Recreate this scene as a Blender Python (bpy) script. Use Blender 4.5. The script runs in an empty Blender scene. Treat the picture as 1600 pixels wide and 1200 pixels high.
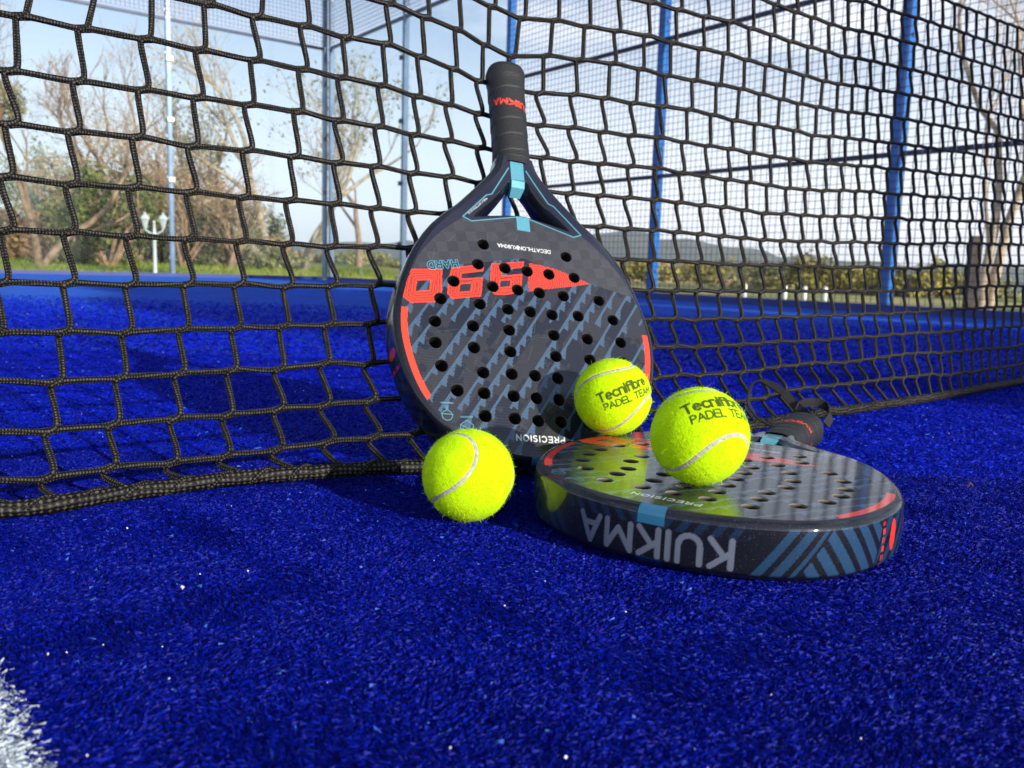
# Padel court close-up: two rackets, three balls, net, blue turf, glass and mesh enclosure.
import bpy, math, random
import numpy as np
from mathutils import Matrix, Vector

random.seed(7)
rng = np.random.default_rng(11)
sc = bpy.context.scene
COL = sc.collection

# ------------------------------------------------------------------ camera
CAM_H, PITCH, ROLL, FPX = 0.17900, 0.130297, -0.030205, 1341.88
cam_d = bpy.data.cameras.new('camera')
cam_d.sensor_fit = 'HORIZONTAL'
cam_d.sensor_width = 5.76
cam_d.lens = FPX / 1600.0 * 5.76
cam_d.clip_start = 0.01
cam_d.clip_end = 20000
cam_d.dof.use_dof = True
cam_d.dof.focus_distance = 0.66
cam_d.dof.aperture_fstop = 2.3
cam = bpy.data.objects.new('camera', cam_d)
COL.objects.link(cam)
def _rx(a): return np.array([[1, 0, 0], [0, math.cos(a), -math.sin(a)], [0, math.sin(a), math.cos(a)]])
def _ry(a): return np.array([[math.cos(a), 0, math.sin(a)], [0, 1, 0], [-math.sin(a), 0, math.cos(a)]])
CR = _rx(-PITCH) @ _ry(ROLL)                       # columns: right, forward, up
m = Matrix.Identity(4)
for r in range(3):
    m[r][0] = CR[r, 0]; m[r][1] = CR[r, 2]; m[r][2] = -CR[r, 1]
m[2][3] = CAM_H
cam.matrix_world = m
sc.camera = cam

# ------------------------------------------------------------------ sun and sky
SUN_AZ, SUN_EL = math.radians(43.5), math.radians(16.0)
TO_SUN = Vector((math.sin(SUN_AZ) * math.cos(SUN_EL), -math.cos(SUN_AZ) * math.cos(SUN_EL), math.sin(SUN_EL)))
sun_d = bpy.data.lights.new('sun', 'SUN')
sun_d.energy = 5.0
sun_d.angle = math.radians(0.53)
sun_d.color = (1.0, 0.93, 0.80)
sun = bpy.data.objects.new('sun', sun_d)
COL.objects.link(sun)
sun.rotation_euler = TO_SUN.to_track_quat('Z', 'Y').to_euler()

world = bpy.data.worlds.new('World')
sc.world = world
world.use_nodes = True
wn = world.node_tree.nodes; wl = world.node_tree.links
wn.clear()
w_out = wn.new('ShaderNodeOutputWorld')
w_bg = wn.new('ShaderNodeBackground')
w_bg.inputs['Strength'].default_value = 0.125
w_sky = wn.new('ShaderNodeTexSky')
w_sky.sky_type = 'NISHITA'
w_sky.sun_disc = False
w_sky.sun_elevation = SUN_EL
w_sky.sun_rotation = math.atan2(TO_SUN.x, TO_SUN.y)
w_sky.air_density = 1.0; w_sky.dust_density = 0.3; w_sky.ozone_density = 3.0
w_tc = wn.new('ShaderNodeTexCoord')
w_map = wn.new('ShaderNodeMapping'); w_map.inputs['Scale'].default_value = (1.0, 1.0, 4.2)
w_map.inputs['Location'].default_value = (0.35, 0.1, 0.2)
w_noi = wn.new('ShaderNodeTexNoise'); w_noi.inputs['Scale'].default_value = 2.6
w_noi.inputs['Detail'].default_value = 7; w_noi.inputs['Roughness'].default_value = 0.58
w_ramp = wn.new('ShaderNodeValToRGB')
w_ramp.color_ramp.elements[0].position = 0.42; w_ramp.color_ramp.elements[0].color = (0, 0, 0, 1)
w_ramp.color_ramp.elements[1].position = 0.72; w_ramp.color_ramp.elements[1].color = (0.85, 0.85, 0.85, 1)
w_mix = wn.new('ShaderNodeMix'); w_mix.data_type = 'RGBA'
w_mix.inputs['B'].default_value = (8.6, 8.7, 9.5, 1)
wl.new(w_tc.outputs['Generated'], w_map.inputs['Vector'])
wl.new(w_map.outputs['Vector'], w_noi.inputs['Vector'])
wl.new(w_noi.outputs['Fac'], w_ramp.inputs['Fac'])
w_sep = wn.new('ShaderNodeSeparateXYZ'); wl.new(w_tc.outputs['Generated'], w_sep.inputs['Vector'])
w_hz = wn.new('ShaderNodeMapRange'); w_hz.interpolation_type = 'SMOOTHSTEP'; w_hz.clamp = True      # thin bright cloud bank low over the horizon, all round
for k_, v_ in (('From Min', 0.0), ('From Max', 0.42), ('To Min', 0.88), ('To Max', 0.0)): w_hz.inputs[k_].default_value = v_
wl.new(w_sep.outputs['Z'], w_hz.inputs['Value'])
w_max = wn.new('ShaderNodeMath'); w_max.operation = 'MAXIMUM'
wl.new(w_ramp.outputs['Color'], w_max.inputs[0]); wl.new(w_hz.outputs['Result'], w_max.inputs[1])
wl.new(w_max.outputs[0], w_mix.inputs['Factor'])
wl.new(w_sky.outputs['Color'], w_mix.inputs['A'])
wl.new(w_mix.outputs['Result'], w_bg.inputs['Color'])
wl.new(w_bg.outputs['Background'], w_out.inputs['Surface'])

vs = sc.view_settings
vs.view_transform = 'Standard'; vs.look = 'None'; vs.gamma = 1.0; vs.use_curve_mapping = False
vs.exposure = 0.32
sc.cycles.max_bounces = 8
sc.cycles.transparent_max_bounces = 24
sc.cycles.use_denoising = True

# ------------------------------------------------------------------ helpers
def srgb(r, g, b):
    f = lambda c: ((c / 255 + 0.055) / 1.055) ** 2.4 if c > 10.3 else c / 255 / 12.92
    return (f(r), f(g), f(b))

def mesh_obj(name, verts, faces, mat=None, parent=None, smooth=False, cols=None, attrs=None):
    """verts (n,3) array; faces: list of lists or (m,k) array; cols: per-vertex rgb."""
    me = bpy.data.meshes.new(name)
    verts = np.asarray(verts, dtype=np.float32)
    if isinstance(faces, np.ndarray) and faces.ndim == 2:
        k = faces.shape[1]; n = len(faces)
        me.vertices.add(len(verts)); me.vertices.foreach_set('co', verts.ravel())
        me.loops.add(n * k); me.loops.foreach_set('vertex_index', faces.astype(np.int32).ravel())
        me.polygons.add(n)
        me.polygons.foreach_set('loop_start', np.arange(0, n * k, k, dtype=np.int32))
        me.polygons.foreach_set('loop_total', np.full(n, k, dtype=np.int32))
        me.update(calc_edges=True)
    else:
        me.from_pydata([tuple(map(float, v)) for v in verts], [], [tuple(int(i) for i in f) for f in faces])
        me.update()
    if smooth:
        me.polygons.foreach_set('use_smooth', np.ones(len(me.polygons), dtype=bool))
    if cols is not None:
        at = me.color_attributes.new('print_colour', 'FLOAT_COLOR', 'POINT')
        c4 = np.ones((len(verts), 4), dtype=np.float32); c4[:, :3] = cols
        at.data.foreach_set('color', c4.ravel())
    for nme, arr in (attrs or {}).items():
        at = me.attributes.new(nme, 'FLOAT', 'POINT')
        at.data.foreach_set('value', np.asarray(arr, dtype=np.float32))
    if mat: me.materials.append(mat)
    o = bpy.data.objects.new(name, me)
    COL.objects.link(o)
    if parent: o.parent = parent
    return o

def empty(name, loc=(0, 0, 0), mat=None):
    o = bpy.data.objects.new(name, None)
    o.empty_display_size = 0.05
    COL.objects.link(o)
    o.location = loc
    return o

def tag(o, label=None, cat=None, group=None, kind=None):
    if label: o['label'] = label
    if cat: o['category'] = cat
    if group: o['group'] = group
    if kind: o['kind'] = kind
    return o

def quads_grid(nu, nv, wrap_u=False, wrap_v=False):
    """index (i over u, j over v) -> i*nv+j"""
    iu = np.arange(nu if wrap_u else nu - 1); jv = np.arange(nv if wrap_v else nv - 1)
    I, J = np.meshgrid(iu, jv, indexing='ij'); I2 = (I + 1) % nu; J2 = (J + 1) % nv
    return np.stack([I * nv + J, I2 * nv + J, I2 * nv + J2, I * nv + J2], -1).reshape(-1, 4)

class MB:
    """collects boxes, bars and tubes into one mesh"""
    def __init__(s): s.v = []; s.f = []
    def box(s, o, ax, ay, az):
        """box from corner o spanned by three vectors"""
        o, ax, ay, az = map(np.asarray, (o, ax, ay, az)); b = len(s.v)
        for k in range(8):
            s.v.append(o + ax * (k & 1) + ay * ((k >> 1) & 1) + az * ((k >> 2) & 1))
        s.f += [[b + i for i in q] for q in ([0, 2, 3, 1], [4, 5, 7, 6], [0, 1, 5, 4], [2, 6, 7, 3], [0, 4, 6, 2], [1, 3, 7, 5])]
        return s
    def bar(s, p, q, w, h=None, up=(0, 0, 1)):
        p = np.asarray(p, float); q = np.asarray(q, float); h = h or w
        d = q - p; d /= np.linalg.norm(d); u = np.asarray(up, float)
        if abs(d @ u) > .95: u = np.array([1., 0, 0])
        x = np.cross(d, u); x /= np.linalg.norm(x); z = np.cross(x, d)
        return s.box(p - x * w / 2 - z * h / 2, x * w, q - p, z * h)
    def tube(s, pts, rad, n=6, cap=True):
        pts = np.asarray(pts, float); rad = np.broadcast_to(rad, (len(pts),)); b = len(s.v)
        t = np.gradient(pts, axis=0); t /= np.linalg.norm(t, axis=1, keepdims=True) + 1e-12
        ref = np.array([0, 0, 1.]) if abs(t[0, 2]) < .9 else np.array([1., 0, 0])
        x = np.cross(t[0], ref); x /= np.linalg.norm(x)
        for k in range(len(pts)):
            x = x - t[k] * (x @ t[k]); x /= np.linalg.norm(x) + 1e-12; y = np.cross(t[k], x)
            for a in range(n):
                c, q = math.cos(2 * math.pi * a / n), math.sin(2 * math.pi * a / n)
                s.v.append(pts[k] + rad[k] * (c * x + q * y))
        for k in range(len(pts) - 1):
            for a in range(n):
                a2 = (a + 1) % n
                s.f.append([b + k * n + a, b + k * n + a2, b + (k + 1) * n + a2, b + (k + 1) * n + a])
        if cap:
            s.f.append([b + a for a in range(n)][::-1]); e = b + (len(pts) - 1) * n; s.f.append([e + a for a in range(n)])
        return s
    def lathe(s, prof, c=(0, 0, 0), n=16):
        b = len(s.v); c = np.asarray(c, float)
        for r, z in prof:
            for a in range(n): s.v.append(c + np.array([r * math.cos(2 * math.pi * a / n), r * math.sin(2 * math.pi * a / n), z]))
        for k in range(len(prof) - 1):
            for a in range(n):
                a2 = (a + 1) % n; s.f.append([b + k * n + a, b + k * n + a2, b + (k + 1) * n + a2, b + (k + 1) * n + a])
        return s
    def build(s, name, mat, parent=None, smooth=False):
        return mesh_obj(name, np.array(s.v), s.f, mat, parent, smooth)

# ------------------------------------------------------------------ materials
def new_mat(name):
    mt = bpy.data.materials.new(name); mt.use_nodes = True
    nt = mt.node_tree; b = nt.nodes['Principled BSDF']
    return mt, nt, b
def N(nt, typ, **kw):
    n = nt.nodes.new(typ)
    for k, v in kw.items():
        if k in n.inputs.keys(): n.inputs[k].default_value = v
        else: setattr(n, k, v)
    return n
def noisy(name, c1, c2, scale=5.0, rough=0.7, bump=0.0, bscale=None, metallic=0.0, detail=5, coord='Object', lo=.35, hi=.65, spec=0.5):
    mt, nt, b = new_mat(name)
    tc = N(nt, 'ShaderNodeTexCoord'); n = N(nt, 'ShaderNodeTexNoise', Scale=scale, Detail=detail)
    r = N(nt, 'ShaderNodeValToRGB'); r.color_ramp.elements[0].color = (*c1, 1); r.color_ramp.elements[1].color = (*c2, 1)
    r.color_ramp.elements[0].position = lo; r.color_ramp.elements[1].position = hi
    nt.links.new(tc.outputs[coord], n.inputs['Vector']); nt.links.new(n.outputs['Fac'], r.inputs['Fac'])
    nt.links.new(r.outputs['Color'], b.inputs['Base Color'])
    b.inputs['Roughness'].default_value = rough; b.inputs['Metallic'].default_value = metallic
    b.inputs['Specular IOR Level'].default_value = spec
    if bump:
        n2 = N(nt, 'ShaderNodeTexNoise', Scale=bscale or scale * 4, Detail=6)
        nt.links.new(tc.outputs[coord], n2.inputs['Vector'])
        bp = N(nt, 'ShaderNodeBump', Strength=bump, Distance=0.01); nt.links.new(n2.outputs['Fac'], bp.inputs['Height'])
        nt.links.new(bp.outputs['Normal'], b.inputs['Normal'])
    return mt

M = {}
M['post_blue'] = noisy('post_blue_paint', srgb(16, 88, 164), srgb(26, 106, 184), 3, .38, .05, 60)
M['base_rail'] = noisy('base_rail_paint', srgb(18, 40, 110), srgb(24, 50, 128), 4, .5)
M['wire'] = noisy('dark_coated_wire', srgb(26, 34, 62), srgb(44, 54, 84), 6, .45, metallic=.3)
M['post_pale'] = noisy('galvanised_post', srgb(88, 106, 132), srgb(112, 130, 154), 5, .3, .04, 60, metallic=.35)
M['leaf_brown'] = noisy('brown_winter_leaves', srgb(132, 100, 66), srgb(190, 154, 112), 1.2, .85)
M['leaf_grey'] = noisy('pale_grey_green_leaves', srgb(128, 138, 116), srgb(170, 176, 152), .6, .85)
M['steel'] = noisy('brushed_steel', srgb(120, 125, 135), srgb(160, 165, 172), 30, .35, metallic=.9)
M['white_paint'] = noisy('white_paint', (.74, .74, .72), (.82, .82, .80), 8, .5)
M['bark_grey'] = noisy('grey_bark', srgb(140, 124, 106), srgb(196, 178, 154), 9, .9, .5, 40)
M['bark_brown'] = noisy('brown_bark', srgb(122, 96, 76), srgb(172, 140, 112), 9, .9, .5, 40)
M['leaf_beige'] = noisy('dry_beige_leaves', srgb(176, 146, 104), srgb(218, 194, 152), 1.3, .8)
M['leaf_olive'] = noisy('olive_leaves', srgb(92, 98, 56), srgb(158, 154, 102), 1.1, .7)
M['leaf_ivy'] = noisy('ivy_leaves', srgb(50, 72, 24), srgb(120, 126, 46), 1.8, .6)
M['leaf_yellow'] = noisy('yellow_green_leaves', srgb(108, 104, 44), srgb(158, 146, 72), .5, .8)
M['grass_blade'] = noisy('winter_grass', srgb(86, 110, 34), srgb(158, 160, 72), .6, .7)

# ------------------------------------------------------------------ court frame
CORNER = np.array([-2.570, 11.745])
SD = np.array([math.cos(math.radians(-52.63)), math.sin(math.radians(-52.63))])   # along the side wall, towards the camera's side
ED = np.array([SD[1], -SD[0]])                                                    # along the end wall, to the left
def court(t, e, z=0.0):
    p = CORNER + SD * t + ED * e
    return np.array([p[0], p[1], z])

# ground outside the court, reaching the horizon
def terrain_z(x, y):
    d = math.hypot(x, y)
    far = max(0.0, min(1.0, (d - 60) / 400))
    rise = 0.022 * max(0.0, min(d, 34) - 10) * max(0.0, min(1.0, (-x / max(y, .1)) * 6)) if y > 0 else 0.0
    return -0.25 + rise - 6.0 * far
tm, nt, b = new_mat('meadow')
tc = N(nt, 'ShaderNodeTexCoord')
n1 = N(nt, 'ShaderNodeTexNoise', Scale=.22, Detail=8); n2 = N(nt, 'ShaderNodeTexNoise', Scale=9.0, Detail=8)
r1 = N(nt, 'ShaderNodeValToRGB')
r1.color_ramp.elements[0].color = (*srgb(112, 128, 46), 1); r1.color_ramp.elements[0].position = .42
r1.color_ramp.elements[1].color = (*srgb(186, 168, 104), 1); r1.color_ramp.elements[1].position = .62
mx = N(nt, 'ShaderNodeMix', data_type='RGBA', blend_type='MULTIPLY'); mx.inputs['Factor'].default_value = .7
r2 = N(nt, 'ShaderNodeValToRGB'); r2.color_ramp.elements[0].color = (.45, .45, .42, 1); r2.color_ramp.elements[1].color = (1.1, 1.1, 1.0, 1)
for a, q in ((tc.outputs['Object'], n1.inputs['Vector']), (tc.outputs['Object'], n2.inputs['Vector']), (n1.outputs['Fac'], r1.inputs['Fac']),
             (n2.outputs['Fac'], r2.inputs['Fac']), (r1.outputs['Color'], mx.inputs['A']), (r2.outputs['Color'], mx.inputs['B']), (mx.outputs['Result'], b.inputs['Base Color'])):
    nt.links.new(a, q)
b.inputs['Roughness'].default_value = .95
rr = [0, 3, 6, 9, 12, 16, 20, 26, 34, 45, 60, 90, 140, 220, 400, 800, 1600, 3500, 9000]
nA = 72; vv = []; 
for r_ in rr:
    for k in range(nA):
        a = 2 * math.pi * k / nA; x, y = r_ * math.sin(a), r_ * math.cos(a)
        vv.append((x, y, terrain_z(x, y)))
ground = tag(mesh_obj('ground', np.array(vv), quads_grid(len(rr), nA, wrap_v=True)[:, ::-1], tm, smooth=True), kind='structure')

# court slab with kerb
sl = MB()
L, W = 20.6, 10.6
c0 = court(-.3, -.3, -.30); 
sl.box(c0, np.array([*(SD * L), 0]), np.array([*(ED * W), 0]), (0, 0, .285))
slab = tag(sl.build('court_slab', noisy('concrete', srgb(120, 122, 124), srgb(150, 150, 148), 4, .9, .2)), kind='structure')

# turf sheet
tf, nt, b = new_mat('blue_turf_backing')
tc = N(nt, 'ShaderNodeTexCoord'); n1 = N(nt, 'ShaderNodeTexNoise', Scale=3.2, Detail=6)
n2 = N(nt, 'ShaderNodeTexNoise', Scale=240, Detail=4)
n3 = N(nt, 'ShaderNodeTexNoise', Scale=60, Detail=4)
r1 = N(nt, 'ShaderNodeValToRGB'); r1.color_ramp.elements[0].color = (.0006, .010, .30, 1); r1.color_ramp.elements[1].color = (.001, .026, .58, 1)
r1.color_ramp.elements[0].position = .32; r1.color_ramp.elements[1].position = .70
ad = N(nt, 'ShaderNodeMath', operation='ADD'); mu = N(nt, 'ShaderNodeMath', operation='MULTIPLY_ADD'); mu.inputs[1].default_value = .35; 
nt.links.new(tc.outputs['Object'], n1.inputs['Vector']); nt.links.new(tc.outputs['Object'], n2.inputs['Vector']); nt.links.new(tc.outputs['Object'], n3.inputs['Vector'])
nt.links.new(n2.outputs['Fac'], mu.inputs[0]); nt.links.new(n1.outputs['Fac'], mu.inputs[2])
sb = N(nt, 'ShaderNodeMath', operation='SUBTRACT'); sb.inputs[1].default_value = .17
nt.links.new(mu.outputs[0], sb.inputs[0]); nt.links.new(sb.outputs[0], r1.inputs['Fac']); nt.links.new(r1.outputs['Color'], b.inputs['Base Color'])
bp = N(nt, 'ShaderNodeBump', Strength=.8, Distance=.006); ad2 = N(nt, 'ShaderNodeMath', operation='ADD')
nt.links.new(n2.outputs['Fac'], ad2.inputs[0]); nt.links.new(n3.outputs['Fac'], ad2.inputs[1]); nt.links.new(ad2.outputs[0], bp.inputs['Height']); nt.links.new(bp.outputs['Normal'], b.inputs['Normal'])
b.inputs['Roughness'].default_value = .8; b.inputs['Specular IOR Level'].default_value = .04
b.inputs['Sheen Weight'].default_value = .26; b.inputs['Sheen Tint'].default_value = (.12, .45, 1, 1); b.inputs['Sheen Roughness'].default_value = .5
nT, nE = 40, 20
tv = np.array([court(20.0 * i / nT, 10.0 * j / nE, -.006) for i in range(nT + 1) for j in range(nE + 1)])
turf = tag(mesh_obj('court_turf', tv, quads_grid(nT + 1, nE + 1), tf), kind='structure')

# white line woven into the turf: edge runs through two measured ground points
LA, LB = np.array([-.2153, .3498]), np.array([-.1610, .2829])
ldir = (LB - LA) / np.linalg.norm(LB - LA); lnor = np.array([ldir[1], -ldir[0]])        # towards the left
if lnor[0] > 0: lnor = -lnor
def on_line(xy):
    q = (xy - LA); s = q @ lnor; t = q @ ldir
    return (s > 0) & (s < .05) & (t > -9)

# fibres: near ones dense and fine, farther ones broader and sparser
fm, nt, b = new_mat('turf_fibre')
at = N(nt, 'ShaderNodeVertexColor', layer_name='print_colour')
nt.links.new(at.outputs['Color'], b.inputs['Base Color'])
b.inputs['Roughness'].default_value = .55; b.inputs['Specular IOR Level'].default_value = .13
b.inputs['Sheen Weight'].default_value = .0
def fibres(name, d0, d1, spacing, width, length, hmax, seed, color_var=1.0, side=1.25, gain=1.0, fade=0.0):
    g = np.random.default_rng(seed)
    w = side * d1
    nx, ny = int(2 * (w * .75 + .2) / spacing), int((d1 - d0) / spacing)
    X, Y = np.meshgrid(np.linspace(-w * .75 - .2, w * .75 + .2, nx), np.linspace(d0, d1, ny))
    X = X.ravel() + g.uniform(-1, 1, X.size) * spacing * .6; Y = Y.ravel() + g.uniform(-1, 1, Y.size) * spacing * .6
    k = np.abs(X) < .64 * Y * 1.12 + .24
    rel = np.stack([X, Y], 1) - CORNER[None]
    tt = rel @ SD; ee = rel @ ED
    k &= (tt > .02) & (ee > .02)
    if fade: k &= g.uniform(0, 1, X.size) < np.clip((d1 - Y) / (fade * (d1 - d0)), 0, 1)
    X, Y = X[k], Y[k]; n = len(X)
    # matted tufts: direction follows a smooth swirl plus jitter
    ph = np.sin(X * 41 + 2 * np.sin(Y * 23)) + np.cos(Y * 37 + 1.7 * np.sin(X * 19)) + .7 * np.sin((X + Y) * 83)
    ang = .12 + .42 * ph + g.normal(0, .5, n) + np.pi * (g.uniform(0, 1, n) < .4)
    ln = length * g.uniform(.55, 1.25, n); wd = width * g.uniform(.6, 1.2, n)
    cl = .5 + .5 * np.sin(X * 57 + 3 * np.sin(Y * 31 + .5)) * np.cos(Y * 61 + 2 * np.sin(X * 43))
    ht = hmax * (.42 + .28 * cl + .35 * g.uniform(0, 1, n)) 
    dx, dy = np.cos(ang), np.sin(ang)
    px, py = -dy, dx
    hor = np.sqrt(np.maximum(ln ** 2 - ht ** 2, (ln * .35) ** 2))
    z0 = -.0062
    bow = g.uniform(.45, .75, n)
    tilt = g.normal(0, .5, n)
    def P(f, z, s, ws):
        return np.stack([X + dx * hor * f + px * s * wd * ws, Y + dy * hor * f + py * s * wd * ws, z0 + z + s * tilt * wd * ws], 1)
    V = np.stack([P(0, 0 * ht, -.5, 1), P(0, 0 * ht, .5, 1), P(.45, ht * (bow + .25), .5, .9), P(.45, ht * (bow + .25), -.5, .9),
                  P(1.0, ht * g.uniform(.55, 1.15, n), .5, .35), P(1.0, ht * g.uniform(.55, 1.15, n), -.5, .35)], 1)
    base = np.arange(n)[:, None] * 6
    F = np.concatenate([base + np.array([[0, 1, 2, 3]]), base + np.array([[3, 2, 4, 5]])], 0)
    t = np.clip(g.normal(.45, .17, n) + .12 * (cl - .5), 0, 1)[:, None]
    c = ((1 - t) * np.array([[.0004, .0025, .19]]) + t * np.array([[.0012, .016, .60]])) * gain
    pale = g.uniform(0, 1, n) < .012 * color_var
    c[pale] = np.array([.05, .14, .62]) * g.uniform(.5, 1.2, (pale.sum(), 1))
    wl_ = on_line(np.stack([X, Y], 1) + g.normal(0, .0013, (n, 2)))
    c[wl_] = np.array([.62, .70, .78]) * g.uniform(.75, 1.1, (wl_.sum(), 1))
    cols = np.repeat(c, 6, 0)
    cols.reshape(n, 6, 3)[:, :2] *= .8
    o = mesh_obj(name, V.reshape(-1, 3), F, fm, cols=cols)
    return o
near = tag(fibres('turf_fibres', .20, .80, .00108, .00034, .0072, .0056, 3, .5, gain=.66), 'short matted blue artificial turf fibres in front of the net', 'turf', kind='stuff')  # gain puts the darker foreground and brighter far court into fibre colour
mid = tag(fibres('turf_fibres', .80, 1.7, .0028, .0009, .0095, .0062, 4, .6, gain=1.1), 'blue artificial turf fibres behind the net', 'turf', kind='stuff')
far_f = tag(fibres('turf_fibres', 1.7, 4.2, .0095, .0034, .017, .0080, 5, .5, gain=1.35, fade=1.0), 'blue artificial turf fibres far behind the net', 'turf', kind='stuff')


# sand grains on the turf
gs = MB()
g = np.random.default_rng(5)
def grain(x, y, z, r):
    b0 = len(gs.v); pts = g.normal(0, 1, (6, 3)) * .25 + np.array([[1, 0, 0], [-1, 0, 0], [0, 1, 0], [0, -1, 0], [0, 0, 1], [0, 0, -1]])
    for p in pts: gs.v.append(np.array([x, y, z]) + p * r)
    for f in ([0, 2, 4], [2, 1, 4], [1, 3, 4], [3, 0, 4], [2, 0, 5], [1, 2, 5], [3, 1, 5], [0, 3, 5]): gs.f.append([b0 + i for i in f])
for _ in range(170):
    y = .24 + 3.2 * g.uniform() ** 2.0; x = g.uniform(-1, 1) * (.62 * y + .08)
    grain(x, y, g.uniform(-.002, .001), g.uniform(.00022, .0006) * (1 + .5 * y))
grain(-.1783, .4544, .001, .0011)
tag(gs.build('sand_grains', noisy('sand', (.55, .55, .52), (.8, .8, .76), 300, .4)), 'pale sand grains scattered over the blue turf', 'sand', kind='stuff')
lf = MB(); lf.tube([(.4085, .749, .001), (.411, .750, .004), (.4135, .7485, .0015)], [.0008, .0018, .0008], 6)
tag(lf.build('seed_husk', noisy('husk', srgb(60, 50, 44), srgb(90, 76, 60), 200, .9)), 'tiny dark husk lying on the turf beside the flat racket', 'debris')

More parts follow.
